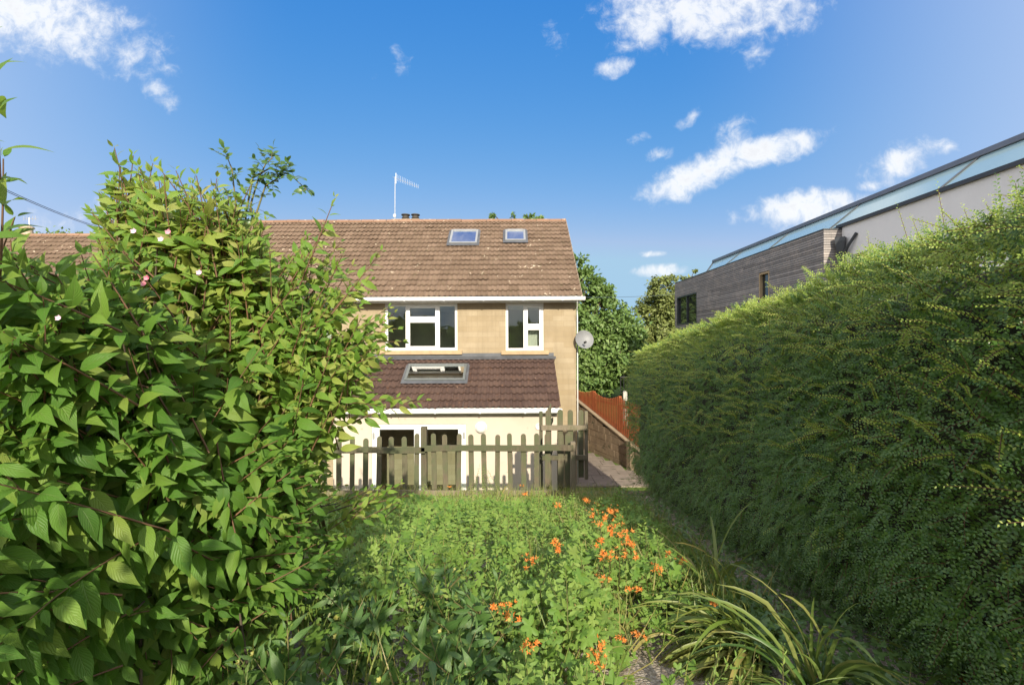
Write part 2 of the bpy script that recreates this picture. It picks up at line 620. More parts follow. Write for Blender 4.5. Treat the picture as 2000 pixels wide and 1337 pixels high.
def wood_mat(name, c1, c2, algae, amount):
    m, t, b = new_mat(name)
    tc = t.new("ShaderNodeTexCoord")
    g = t.new("ShaderNodeNewGeometry")
    mp = t.new("ShaderNodeMapping")
    mp.inputs["Scale"].default_value = (9, 9, 0.9)
    t.link(tc.outputs["Object"], mp.inputs[0])
    gr = t.noise(mp.outputs[0], 6.0, 6.0, 0.65, 0.4)
    col = t.mix(t.ramp(gr, [(0.3, 0), (0.72, 1)]), c1, c2)
    al = t.noise(tc.outputs["Object"], 3.2, 6.0, 0.65)
    col = t.mix(t.ramp(al, [(0.62 - amount * 0.4, 0), (0.80 - amount * 0.35, 0.92)]), col, algae)
    hs = t.new("ShaderNodeHueSaturation")
    t.link(col, hs.inputs["Color"])
    t.link(t.math('ADD', 0.75, t.math('MULTIPLY', g.outputs["Random Per Island"], 0.5)), hs.inputs["Value"])
    t.link(hs.outputs[0], b.inputs["Base Color"])
    b.inputs["Roughness"].default_value = 0.85
    b.inputs["Specular IOR Level"].default_value = 0.2
    t.link(t.bump(gr, 0.5, 0.006), b.inputs["Normal"])
    return m


PICKET = wood_mat("algae_green_wood", (0.165, 0.135, 0.095), (0.075, 0.062, 0.044), (0.090, 0.103, 0.055), 0.62)
OLDRAIL = wood_mat("silvered_rail_wood", (0.27, 0.23, 0.17), (0.16, 0.13, 0.09), (0.14, 0.145, 0.075), 0.3)
ORANGE = wood_mat("orange_stained_wood", (0.40, 0.12, 0.048), (0.29, 0.085, 0.035), (0.22, 0.07, 0.035), 0.25)
CLAD = wood_mat("weathered_cladding", (0.33, 0.305, 0.295), (0.23, 0.215, 0.21), (0.40, 0.35, 0.32), 0.4)
BARK = mat("grey_brown_bark", (0.13, 0.10, 0.07), (0.07, 0.055, 0.04), 12, 0.9, 0.6, 40)
TWIG = mat("reddish_twig", (0.17, 0.085, 0.045), (0.11, 0.07, 0.035), 14, 0.75, 0.2, 60)
GREENTWIG = mat("green_twig", (0.14, 0.16, 0.05), (0.16, 0.11, 0.05), 14, 0.7)
HOUSEWALL = mat("pale_grey_render", (0.80, 0.78, 0.77), (0.75, 0.73, 0.72), 2, 0.9, 0.1, 90)
DARKTRIM = mat("anthracite_trim", (0.055, 0.06, 0.068), (0.07, 0.075, 0.08), 6, 0.4, metal=0.2)
ZINC = mat("zinc_roof_edge", (0.17, 0.18, 0.21), (0.21, 0.22, 0.25), 3, 0.4, metal=0.4)
PAVE = mat("brown_paving", (0.29, 0.24, 0.195), (0.20, 0.165, 0.135), 3.0, 0.9, 0.35, 40, spots=((0.10, 0.09, 0.055), 5.0, 0.62))
OLDWALL = mat("old_garden_wall", (0.30, 0.225, 0.15), (0.19, 0.14, 0.095), 3.5, 0.9, 0.7, 12, spots=((0.09, 0.085, 0.05), 4.0, 0.62))
CAPSTONE = mat("wall_coping", (0.36, 0.28, 0.19), (0.24, 0.19, 0.13), 4, 0.9, 0.4, 20)


def soil_mat():
    m, t, b = new_mat("garden_soil_and_lawn")
    tc = t.new("ShaderNodeTexCoord")
    ob = tc.outputs["Object"]
    sx = t.new("ShaderNodeSeparateXYZ")
    t.link(ob, sx.inputs[0])
    v = t.new("ShaderNodeTexVoronoi")
    v.inputs["Scale"].default_value = 75.0
    t.link(ob, v.inputs["Vector"])
    peb = t.ramp(v.outputs["Color"], [(0.1, (0.24, 0.19, 0.145)), (0.5, (0.38, 0.32, 0.255)), (0.9, (0.56, 0.49, 0.41))])
    soil = t.mix(t.noise(ob, 9, 5, 0.6), (0.07, 0.05, 0.032), (0.15, 0.11, 0.07))
    gv = t.ramp(t.noise(ob, 1.8, 4, 0.6), [(0.30, 0), (0.46, 1)])
    near = t.mix(gv, soil, peb)
    lawn = t.mix(t.noise(ob, 2.0, 6, 0.7), (0.07, 0.13, 0.025), (0.15, 0.20, 0.045))
    far = t.math('GREATER_THAN', sx.outputs[1], 8.62)
    col = t.mix(far, near, lawn)
    t.link(col, b.inputs["Base Color"])
    b.inputs["Roughness"].default_value = 0.95
    b.inputs["Specular IOR Level"].default_value = 0.15
    h = t.math('ADD', t.math('MULTIPLY', v.outputs["Distance"], -0.6), t.noise(ob, 30, 5, 0.6))
    t.link(t.bump(h, 0.8, 0.012), b.inputs["Normal"])
    return m


SOIL = soil_mat()

# ------------------------------------------------------------------ ground
WALL_A = (4.75, 13.2)         # line of the retaining wall beside the house, near end
WALL_B = (2.30, 20.1)         # far end


def wall_x(y):
    t = (y - WALL_A[1]) / (WALL_B[1] - WALL_A[1])
    return WALL_A[0] + (WALL_B[0] - WALL_A[0]) * t


def garden_z(y):
    y = np.asarray(y, dtype=np.float64)
    return CZ - 1.55 - np.where(y > 2, 0.177 * (y - 2), 0.08 * (y - 2))


EDGE = 8.62                   # where the garden ends above the patio


def ground_z(x, y):
    x = np.asarray(x, dtype=np.float64)
    y = np.asarray(y, dtype=np.float64)
    g = garden_z(np.clip(y, -12, EDGE))
    low = np.full_like(g, -0.03)
    # raised land to the right of the retaining wall and far behind the houses
    hi = np.clip(1.12 + (y - 16) * 0.03, 1.0, 1.9)
    wx = WALL_A[0] + (WALL_B[0] - WALL_A[0]) * (y - WALL_A[1]) / (WALL_B[1] - WALL_A[1])
    right = (x > wx + 0.40) & (y > 12.4) | (x > 5.4)
    z = np.where(y > EDGE, np.where(right, hi, low), g)
    z = np.where((y > 24) & (x > -2), np.maximum(z, hi), z)
    z = np.where(y > 60, 1.9 - np.clip(y - 60, 0, 400) * 0.004, z)
    return z


def build_ground():
    xs = np.unique(np.concatenate([np.linspace(-6, 8, 113), np.linspace(-40, 40, 33), [-900, -400, -150, 150, 400, 900]]))
    ys = np.unique(np.concatenate([np.linspace(-6, 22, 225), [EDGE - 0.005, EDGE + 0.005], np.linspace(-30, 70, 41), [-900, -300, -100, 120, 300, 900, 1500]]))
    gx, gy = np.meshgrid(xs, ys)
    gz = ground_z(gx, gy)
    near = (gy < EDGE - 0.1) & (gy > -6) & (np.abs(gx) < 6)
    gz = gz + near * (0.02 * np.sin(gx * 5.1 + gy * 2.3) + 0.02 * np.sin(gx * 2.7 - gy * 4.1))
    V = np.stack([gx, gy, gz], -1).reshape(-1, 3)
    nx, ny = len(xs), len(ys)
    i = np.arange((nx) * (ny)).reshape(ny, nx)
    q = np.stack([i[:-1, :-1], i[:-1, 1:], i[1:, 1:], i[1:, :-1]], -1).reshape(-1, 4)
    o = np_mesh("ground", V, q.ravel(), np.full(len(q), 4), SOIL)
    tag(o, "sloping garden soil with gravel showing through the plants", "ground", kind="structure")


build_ground()


def build_paving():
    # flagged patio and side path at the level of the house
    mb = MB()
    r = random.Random(3)
    y = EDGE + 0.25
    while y < 21.5:
        d = 0.55 if y < 14 else 0.6
        x = -6.0
        while x < 5.2:
            w = r.choice([0.6, 0.75, 0.9])
            x1 = x + w
            inhouse = (x1 < 1.75 and y > 14.1) or (x1 < 1.15 and y + d > 12.25 and y < 14.1)
            lim = wall_x(max(y + d, 13.2)) - 0.06 if y + d > 13.2 else 5.1
            if x1 > lim:
                x1 = lim
            if not inhouse and x1 > x + 0.05:
                z = 0.012 + r.uniform(0, 0.012) - (0.10 if y < 13.4 else 0.0)
                mb.box(x + 0.006, x1 - 0.006, y + 0.006, y + d - 0.006, z - 0.2, z)
            x = x + w
        y += d
    o = mb.build("path", PAVE, bevel=0.004)
    tag(o, "brown flagstone side path below the garden beside the house", "path", kind="structure")


build_paving()


def build_garden_edge():
    z1 = float(garden_z(EDGE)) + 0.03
    mb = MB()
    z = -0.2
    i = 0
    while z < z1 - 0.02:
        zz = min(z + 0.22, z1)
        x = -6.0 - (i % 2) * 0.22
        while x < 4.7:
            mb.box(x + 0.004, x + 0.436, EDGE + 0.012, EDGE + 0.20, z + 0.004, zz - 0.004)
            x += 0.44
        z = zz
        i += 1
    o = mb.build("retaining_wall", OLDWALL, bevel=0.006)
    tag(o, "low block wall holding up the garden in front of the patio", "wall")


build_garden_edge()


# ------------------------------------------------------------------ house pieces
def wall_boxes(mb, x0, x1, z0, z1, y0, y1, holes):
    """A wall slab in the XZ plane with rectangular openings (x0,x1,z0,z1)."""
    xs = sorted({x0, x1, *[h[0] for h in holes], *[h[1] for h in holes]})
    xs = [x for x in xs if x0 <= x <= x1]
    for a, b in zip(xs[:-1], xs[1:]):
        hs = sorted([(h[2], h[3]) for h in holes if h[0] < (a + b) / 2 < h[1]])
        z = z0
        for (c, d) in hs:
            if c > z:
                mb.box(a, b, y0, y1, z, c)
            z = d
        if z < z1:
            mb.box(a, b, y0, y1, z, z1)


def tile_roof(name, x0, x1, ey, ez, ry, rz, gauge, tw, amp, rolls, mt, parent, seed=1, sink=0.0):
    """Interlocking tiles laid in courses on the slope from eave (ey,ez) to ridge (ry,rz)."""
    r = np.random.default_rng(seed)
    L = math.hypot(ry - ey, rz - ez)
    n = int(math.ceil(L / gauge))
    gauge = L / n
    s = np.array([0, (ry - ey) / L, (rz - ez) / L])
    nn = np.array([0, -(rz - ez) / L, (ry - ey) / L])
    m = int(round((x1 - x0) / tw))
    tw = (x1 - x0) / m
    K = 12
    u = np.linspace(0, 1, K + 1)
    prof = amp * np.clip(np.cos(2 * np.pi * rolls * u + 0.6) * 1.2, -0.35, 1.0)
    prof[-1] = prof[-1] + 0.002
    V, FI = [], []
    base = 0
    for i in range(n):
        for j in range(m):
            ox = x0 + j * tw
            a0, a1 = i * gauge, min((i + 1) * gauge + 0.075, L)
            dz = r.normal(0, 0.0042, 2)
            ds = r.normal(0, 0.007)
            lift = np.array([0.046, 0.0])
            rows = []
            x = ox + u * tw * 0.999
            for (a, h) in ((a0 + ds, lift[0] - 0.016 + dz[0]), (a0 + ds - 0.003, lift[0] + dz[0]), (a1, lift[1] + dz[1])):
                tilt = (u - 0.5) * r.normal(0, 0.003)
                hh = h + prof + tilt
                P = np.outer(np.ones(K + 1), np.array([0, ey, ez])) + a * s + np.outer(hh + sink, nn)
                P[:, 0] = x
                rows.append(P)
            V.append(np.concatenate(rows))
            for q in range(2):
                for k in range(K):
                    b = base + q * (K + 1) + k
                    FI += [b, b + 1, b + K + 2, b + K + 1]
            base += 3 * (K + 1)
    FI = np.array(FI)
    o = np_mesh(name, np.concatenate(V), FI, np.full(len(FI) // 4, 4), mt, parent, smooth=False)
    return o


def slope_pt(ey, ez, ry, rz, x, a, h):
    """Point on a roof: a metres up the slope, h off its surface."""
    L = math.hypot(ry - ey, rz - ez)
    c, s_ = (ry - ey) / L, (rz - ez) / L
    return Vector((x, ey + a * c - h * s_, ez + a * s_ + h * c))


def gutter(name, x0, x1, y, z, r, mt, parent):
    """Square-line gutter: upright front, rounded bottom, open top."""
    mb = MB()
    h = r * 1.75
    out = [(-r, 0.0), (-r, -h * 0.7), (-r * 0.8, -h * 0.93), (-r * 0.45, -h), (r * 0.7, -h), (r, -h * 0.8), (r, 0.0)]
    inn = [(a * 0.9, min(c + 0.008, 0.0)) for a, c in out][::-1]
    prof = out + inn
    m = len(prof)
    vs = [(x, y + a, z + c) for x in (x0, x1) for a, c in prof]
    fs = [(k, (k + 1) % m, m + (k + 1) % m, m + k) for k in range(m)]
    n = len(out)
    for e in (0, m):
        for k in range(n - 1):
            fs.append((e + k, e + k + 1, e + m - 2 - k, e + m - 1 - k))
    mb.add(vs, fs)
    mb.box(x0, x1, y - r - 0.005, y - r + 0.004, z - 0.014, z + 0.004)
    x = x0 + 0.4
    while x < x1:
        mb.box(x, x + 0.03, y - r - 0.006, y + r, z - h - 0.005, z + 0.007)
        x += 1.1
    return mb.build(name, mt, parent)


def window(parent, x0, x1, z0, z1, y, cols, fw=0.055, sash=0.05, name="window", open_row=None):
    """White window in the XZ plane, outer face at y. cols: list of (x fraction start, end, [z fractions of transoms])."""
    mb = MB()
    d = 0.07
    mb.box(x0, x0 + fw, y, y + d, z0, z1)
    mb.box(x1 - fw, x1, y, y + d, z0, z1)
    mb.box(x0 + fw, x1 - fw, y, y + d, z1 - fw, z1)
    mb.box(x0 + fw, x1 - fw, y, y + d, z0, z0 + fw)
    panes = []
    for i, (a, b, tr) in enumerate(cols):
        ax = x0 + a * (x1 - x0)
        bx = x0 + b * (x1 - x0)
        if i > 0:
            mb.box(ax - fw / 2, ax + fw / 2, y - 0.002, y + d, z0 + fw, z1 - fw)
        lo = ax + (fw if i == 0 else fw / 2)
        hi = bx - (fw if i == len(cols) - 1 else fw / 2)
        zs = [z0 + fw] + [z0 + t * (z1 - z0) for t in tr] + [z1 - fw]
        for j in range(len(zs) - 1):
            c = zs[j] + (0.0 if j == 0 else fw / 2)
            e = zs[j + 1] - (0.0 if j == len(zs) - 2 else fw / 2)
            if j > 0:
                mb.box(lo, hi, y - 0.001, y + d, zs[j] - fw / 2, zs[j] + fw / 2)
            if len(tr) and sash:                     # opening light, a sash proud of the frame
                s = sash
                mb.box(lo, lo + s, y - 0.014, y + 0.03, c, e)
                mb.box(hi - s, hi, y - 0.014, y + 0.03, c, e)
                mb.box(lo + s, hi - s, y - 0.014, y + 0.03, c, c + s)
                mb.box(lo + s, hi - s, y - 0.014, y + 0.03, e - s, e)
                panes.append((lo + s, hi - s, c + s, e - s))
            else:
                panes.append((lo, hi, c, e))
    wn = mb.build(name, WHITE, parent, bevel=0.004)
    for (a, b, c, e) in panes:
        MB().box(a - 0.004, b + 0.004, y + 0.034, y + 0.046, c - 0.004, e + 0.004).build("pane", GLASS, wn)
    return wn


def room(parent, x0, x1, y0, y1, z0, z1, wm=None):
    """The inside of a room, seen through the glass."""
    v = [(x, y, z) for z in (z0, z1) for y in (y0, y1) for x in (x0, x1)]
    MB().add(v, [(4, 6, 7, 5), (2, 3, 7, 6), (0, 2, 6, 4), (1, 5, 7, 3)]).build("room_wall", wm or INTERIOR, parent)
    MB().add([(x0, y0, z0 + .002), (x1, y0, z0 + .002), (x1, y1, z0 + .002), (x0, y1, z0 + .002)], [(0, 1, 2, 3)]).build("room_floor", ROOMFLOOR, parent)


def skylight(parent, roof, x0, x1, a0, a1, fmat, blind=None, open_h=0.0):
    """Roof window on a slope; roof = (ey,ez,ry,rz); a0..a1 metres up the slope."""
    def sp(x, a, h):
        return slope_pt(*roof, x, a, h)
    X = Vector((1, 0, 0))
    S = (sp(0, 1, 0) - sp(0, 0, 0))
    N = (sp(0, 0, 1) - sp(0, 0, 0))
    h = 0.080
    w = 0.065
    mb = MB()
    o = sp(x0, a0, 0.045)
    W, L = x1 - x0, a1 - a0
    u = o - N * 0.04
    g = h + 0.04
    mb.obox(u, X * w, S * L, N * g)
    mb.obox(u + X * (W - w), X * w, S * L, N * g)
    mb.obox(u + X * w, X * (W - 2 * w), S * w, N * (g - 0.004))
    mb.obox(u + X * w + S * (L - w * 1.3), X * (W - 2 * w), S * w * 1.3, N * (g + 0.010))
    sk = mb.build("skylight", fmat, parent, bevel=0.006)
    q = o + X * (w - 0.002) + S * (w - 0.002) + N * (h - 0.03)
    MB().obox(q, X * (W - 2 * w + 0.004), S * (L - 2.2 * w), N * 0.012).build("pane", GLASS_SKY, sk)
    # inner lining: pale shaft below the glass
    mb = MB()
    q2 = o + X * w + S * w + N * (h - 0.043)
    a = [q2, q2 + X * (W - 2 * w), q2 + X * (W - 2 * w) + S * (L - 2.2 * w), q2 + S * (L - 2.2 * w)]
    dn = N * -0.004
    vs = [p for p in a] + [p + dn for p in a]
    mb.add(vs, [(4, 5, 6, 7), (0, 1, 5, 4), (1, 2, 6, 5), (2, 3, 7, 6), (3, 0, 4, 7)])
    mb.build("lining", blind or INTERIOR, sk)
    if blind is BLIND:
        mb = MB()
        k = 0.5
        mb.obox(q2 + S * (L * 0.48) + N * -0.002, X * (W - 2 * w), S * 0.02, N * 0.007)
        mb.obox(q2 + S * 0.02 + N * -0.002, X * (W - 2 * w), S * (L * 0.34), N * 0.006)
        mb.build("blind_bar", DARKTRIM, sk)
    mb = MB()
    f = 0.075
    mb.obox(o + X * -f + S * -0.13 + N * 0.030, X * (W + 2 * f), S * 0.13, N * 0.012)
    mb.obox(o + X * -f + N * 0.032, X * f, S * L, N * 0.012)
    mb.obox(o + X * W + N * 0.032, X * f, S * L, N * 0.012)
    mb.obox(o + X * -f * 0.6 + S * L + N * 0.032, X * (W + f * 1.2), S * 0.07, N * 0.012)
    mb.build("flashing", LEAD, sk, bevel=0.004)
    return sk


# main roof line, shared by the pair of houses
MAIN = (13.58, CZ + 1.27, 17.6, CZ + 4.40)
LEAN = (11.95, CZ - 1.62, 13.98, CZ - 0.44)


def build_house():
    y = 14.0
    h = empty("house", (-1.3, 14.0, 0), "honey stone end house with brown tiled roof, two skylights and a lean-to extension", "house")
    # upstairs openings measured from the photograph
    wl = (-3.66, -1.57, CZ - 0.22, CZ + 1.13)
    wr = (-0.18, 0.915, CZ - 0.235, CZ + 1.13)
    mb = MB()
    wall_boxes(mb, -4.5, 1.842, 0, CZ + 1.16, y, y + 0.28, [wl, wr])
    mb.build("wall", STONE, h)
    # gable end and back
    Lr = MAIN
    by = 2 * Lr[2] - Lr[0] - 0.42
    mb = MB()
    mb.prism([(1.84, y + .28, 0), (1.84, by, 0), (1.84, by, CZ + 1.2), (1.84, Lr[2], Lr[3] - 0.10), (1.84, y + .28, CZ + 1.2 + 0.2)], (-0.25, 0, 0))
    mb.box(-4.5, 1.59, by - 0.25, by, 0, CZ + 1.2)
    mb.build("gable_wall", STONE, h)
    # rooms
    room(h, -4.3, -1.0, y + 0.29, y + 3.6, CZ - 1.45, CZ + 1.10)
    room(h, -0.9, 1.55, y + 0.29, y + 2.6, CZ - 1.45, CZ + 1.10)
    # windows
    w1 = window(h, *wl, y + 0.05, [(0, 0.30, []), (0.30, 0.735, [0.66]), (0.735, 1, [])], fw=0.075, sash=0.05)
    w2 = window(h, *wr, y + 0.05, [(0, 0.50, []), (0.50, 1, [0.50])], fw=0.07, sash=0.055)
    for (w, q) in ((w1, wl), (w2, wr)):
        MB().box(q[0] - 0.13, q[1] + 0.14, y - 0.085, y + 0.05, q[2] - 0.115, q[2] - 0.003).build("sill", SILL, w, bevel=0.008)
    mb = MB()
    cu = []
    n = 40
    for i in range(n + 1):
        xx = 0.42 + i / n * 0.44
        cu.append((xx, y + 0.33 + 0.018 * math.sin(i * 1.9)))
    for z in (CZ - 0.2, CZ + 0.42):
        mb.v += [(a, b, z) for a, b in cu]
    mb.f += [(i, i + 1, n + 2 + i, n + 1 + i) for i in range(n)]
    mb.build("net_curtain", CURTAIN, w2)
    # roof: front tiles, plain back slope, ridge, verge
    rf = tile_roof("roof", -4.5, 1.965, *MAIN, 0.30, 0.30, 0.024, 2, ROOF1, h, seed=3)
    mb = MB()
    ry, rz = Lr[2], Lr[3]
    ey2 = 2 * ry - Lr[0]
    mb.prism([(-4.5, ry, rz + 0.01), (-4.5, ey2, Lr[1]), (-4.5, ey2, Lr[1] - 0.06), (-4.5, ry, rz - 0.05)], (6.45, 0, 0))
    mb.prism([(-4.5, Lr[0] + 0.03, Lr[1] - 0.012), (-4.5, ry, rz - 0.02), (-4.5, ry, rz - 0.09), (-4.5, Lr[0] + 0.03, Lr[1] - 0.08)], (6.43, 0, 0))
    mb.build("roof_back", ROOF1, rf)
    ridge_tiles(-4.5, 1.97, ry, rz, rf)
    # verge mortar
    mb = MB()
    a = slope_pt(*MAIN, 1.93, 0.0, 0.012)
    b = slope_pt(*MAIN, 1.93, 5.09, 0.012)
    mb.obox(a, (0.055, 0, 0), b - a, (0, 0.02, -0.05))
    mb.build("verge", MORTAR, rf)
    # fascia, soffit and gutter
    gy, gz = MAIN[0] - 0.03, MAIN[1] - 0.005
    mb = MB()
    mb.box(-4.46, 1.90, gy + 0.062, gy + 0.085, gz - 0.14, gz + 0.03)
    mb.box(-4.46, 1.90, gy + 0.085, y - 0.002, gz - 0.125, gz - 0.110)
    mb.build("fascia", OLDWHITE, h)
    gutter("gutter", -4.5, 2.04, gy, gz, 0.058, WHITE, h)
    # downpipe hopper at the right hand corner
    mb = MB()
    mb.tube([(1.82, gy, gz - 0.05), (1.84, gy + .08, gz - 0.16), (1.88, y + 0.06, gz - 0.30), (1.895, y + 0.10, gz - 0.5), (1.895, y + 0.10, 0.0)], 0.02, 8)
    mb.build("downpipe", WHITE, h, smooth=True)
    # chimney just behind the ridge
    mb = MB()
    cx, cy = -3.93, 18.35
    mb.box(cx - 0.47, cx + 0.47, cy - 0.3, cy + 0.3, rz - 1.2, rz + 0.10)
    mb.box(cx - 0.52, cx + 0.52, cy - 0.35, cy + 0.35, rz + 0.10, rz + 0.19)
    ch = mb.build("chimney", MORTAR, rf, bevel=0.008)
    for dx in (-0.06, 0.31):
        MB().lathe((cx + dx, cy, rz + 0.19), [(0.13, 0), (0.12, 0.03), (0.12, 0.07), (0.15, 0.085), (0.15, 0.12), (0.12, 0.13), (0.12, 0.2), (0.165, 0.215), (0.165, 0.245), (0.1, 0.26)], n=18).build("chimney_pot", POT, ch, smooth=False)
    # skylights in the main roof
    L = math.hypot(MAIN[2] - MAIN[0], MAIN[3] - MAIN[1])
    skylight(h, MAIN, -2.06, -1.14, 3.14, 4.12, ALU2, BLIND)
    skylight(h, MAIN, -0.21, 0.47, 3.32, 4.12, ALU2, BLIND)
    # ---------------- extension
    ey = 12.2
    dx0, dx1, dz1 = -3.53, -1.17, CZ - 2.035
    mb = MB()
    wall_boxes(mb, -4.5, 1.12, 0, CZ - 1.62, ey, ey + 0.2, [(dx0, dx1, 0, dz1)])
    mb.prism([(1.12, ey + 0.2, 0), (1.12, 13.998, 0), (1.12, 13.998, CZ - 0.50), (1.12, ey + 0.2, CZ - 1.56)], (-0.2, 0, 0))
    mb.build("extension_wall", RENDER, h)
    room(h, -4.3, 0.9, ey + 0.21, 16.5, 0.02, CZ - 1.8, BROWNROOM)
    er = tile_roof("extension_roof", -4.5, 1.19, *LEAN, 0.30, 0.30, 0.030, 2, ROOF2, h, seed=8)
    mb = MB()
    mb.prism([(-4.5, LEAN[0] + 0.02, LEAN[1] - 0.02), (-4.5, LEAN[2], LEAN[3] - 0.02), (-4.5, LEAN[2], LEAN[3] - 0.12), (-4.5, LEAN[0] + 0.02, LEAN[1] - 0.12)], (5.66, 0, 0))
    mb.build("roof_deck", OLDWHITE, er)
    # lead flashing along the top of the lean-to, dressed in lengths
    x = -4.5
    mb = MB()
    r = random.Random(4)
    Lx = math.hypot(LEAN[2] - LEAN[0], LEAN[3] - LEAN[1])
    while x < 1.2:
        x1 = min(x + 1.45, 1.2)
        a = slope_pt(*LEAN, x, Lx - 0.16, 0.05 + r.uniform(0, .006))
        b = slope_pt(*LEAN, x, Lx - 0.012, 0.05)
        mb.obox(a, (x1 - x + 0.05, 0, 0), b - a, (0, -0.004, 0.008))
        mb.box(x, x1 + (0.05 if x1 < 1.2 else 0), 13.985 - r.uniform(0, .004), 13.998, b.z - 0.01, b.z + 0.10)
        x = x1
    mb.build("lead_flashing", LEAD, h)
    skylight(h, LEAN, -2.86, -1.25, 1.10, 1.86, ALU, INTERIOR)
    gy, gz = LEAN[0] - 0.03, LEAN[1] - 0.01
    mb = MB()
    mb.box(-4.5, 1.16, gy + 0.06, gy + 0.085, gz - 0.13, gz + 0.015)
    mb.box(-4.5, 1.12, gy + 0.085, ey - 0.001, gz - 0.125, gz - 0.11)
    mb.build("fascia", WHITE, h)
    gutter("gutter", -4.5, 1.22, gy, gz, 0.056, WHITE, h)
    # french doors
    mb = MB()
    d0, d1 = ey + 0.03, ey + 0.10
    fw = 0.075
    mb.box(dx0, dx0 + fw, d0, d1, 0.03, dz1)
    mb.box(dx1 - fw, dx1, d0, d1, 0.03, dz1)
    mb.box(dx0 + fw, dx1 - fw, d0, d1, dz1 - 0.06, dz1)
    mb.box(dx0 + fw, dx1 - fw, d0, d1, 0.0, 0.06)
    fd = mb.build("french_door", WHITE, h, bevel=0.004)
    xm = (dx0 + dx1) / 2
    for (a, b) in ((dx0 + fw, xm - 0.004), (xm + 0.004, dx1 - fw)):
        mb = MB()
        s = 0.115
        z0, z1 = 0.07, dz1 - 0.065
        mb.box(a, a + s, d0 - 0.02, d0 + 0.045, z0, z1)
        mb.box(b - s, b, d0 - 0.02, d0 + 0.045, z0, z1)
        mb.box(a + s, b - s, d0 - 0.02, d0 + 0.045, z1 - 0.07, z1)
        mb.box(a + s, b - s, d0 - 0.02, d0 + 0.045, z0, z0 + 0.2)
        lf = mb.build("door_leaf", WHITE, fd, bevel=0.005)
        MB().box(a + s, b - s, d0 + 0.005, d0 + 0.02, z0 + 0.2, z1 - 0.07).build("door_pane", GLASS, fd)
    for xx in (dx0 + 0.02, dx1 - 0.07):
        mb = MB()
        mb.box(xx, xx + 0.05, d0 - 0.03, d0 - 0.02, dz1 - 0.36, dz1 - 0.22)
        mb.tube([(xx + .025, d0 - .025, dz1 - .38), (xx + .025, d0 - .025, dz1 - .2)], 0.012, 8)
        mb.build("hinge", GALV, fd)
    return h


def ridge_tiles(x0, x1, y, z, parent):
    mb = MB()
    r = random.Random(5)
    x = x0
    while x < x1 - 0.02:
        xe = min(x + 0.45, x1)
        dz = r.uniform(-0.006, 0.008)
        n = 8
        vs, fs = [], []
        for (xx, k) in ((x + 0.006, 1.0), (xe - 0.006, 1.0)):
            for i in range(n + 1):
                an = math.pi * i / n
                vs.append((xx, y - 0.125 * math.cos(an), z - 0.055 + dz + 0.115 * math.sin(an) * k))
        fs = [(i, i + 1, n + 2 + i, n + 1 + i) for i in range(n)]
        fs.append(tuple(range(n, -1, -1)))
        fs.append(tuple(range(n + 1, 2 * n + 2)))
        mb.add(vs, fs)
        x = xe
    return mb.build("ridge", RIDGE, parent)


HOUSE = build_house()


def build_neighbour():
    y = 14.0
    h = empty("house", (-8.0, 14.0, 0), "attached stone house mostly hidden behind the big leafy shrub, with dark gutter", "house")
    win = (-6.6, -5.13, CZ - 0.1, CZ + 1.13)
    mb = MB()
    wall_boxes(mb, -11.5, -4.503, 0, CZ + 1.16, y, y + 0.28, [win])
    by = 2 * MAIN[2] - MAIN[0] - 0.42
    mb.prism([(-11.5, y + .28, 0), (-11.5, by, 0), (-11.5, by, CZ + 1.2), (-11.5, MAIN[2], MAIN[3] - .1), (-11.5, y + .28, CZ + 1.4)], (0.25, 0, 0))
    mb.build("wall", STONE, h)
    room(h, -7.4, -4.8, y + 0.29, y + 3, CZ - 1.3, CZ + 1.1)
    w = window(h, *win, y + 0.05, [(0, 0.62, [0.62]), (0.62, 1, [])], fw=0.06, sash=0.05)
    MB().box(win[0] - .12, win[1] + .12, y - .08, y + .05, win[2] - .11, win[2] - .003).build("sill", SILL, w, bevel=0.008)
    mb = MB()
    n = 70
    for z in (win[2], win[3]):
        mb.v += [(win[0] + (win[1] - win[0]) * i / n, y + 0.30 + 0.02 * math.sin(i * 1.7), z) for i in range(n + 1)]
    mb.f += [(i, i + 1, n + 2 + i, n + 1 + i) for i in range(n)]
    mb.build("curtain", CURTAIN, w)
    rf = tile_roof("roof", -11.7, -4.502, *MAIN, 0.30, 0.30, 0.024, 2, ROOF1, h, seed=13)
    mb = MB()
    ry, rz = MAIN[2], MAIN[3]
    mb.prism([(-11.7, ry, rz + 0.01), (-11.7, 2 * ry - MAIN[0], MAIN[1]), (-11.7, 2 * ry - MAIN[0], MAIN[1] - .06), (-11.7, ry, rz - .05)], (7.195, 0, 0))
    mb.prism([(-11.7, MAIN[0] + .03, MAIN[1] - .012), (-11.7, ry, rz - .02), (-11.7, ry, rz - .09), (-11.7, MAIN[0] + .03, MAIN[1] - .08)], (7.195, 0, 0))
    mb.build("roof_back", ROOF1, rf)
    ridge_tiles(-11.7, -4.51, ry, rz, rf)
    gy, gz = MAIN[0] - 0.03, MAIN[1] - 0.005
    MB().box(-11.6, -4.47, gy + 0.062, gy + 0.085, gz - 0.14, gz + 0.03).build("fascia", GREYPL, h)
    gutter("gutter", -11.7, -4.52, gy, gz, 0.058, GREYPL, h)


build_neighbour()


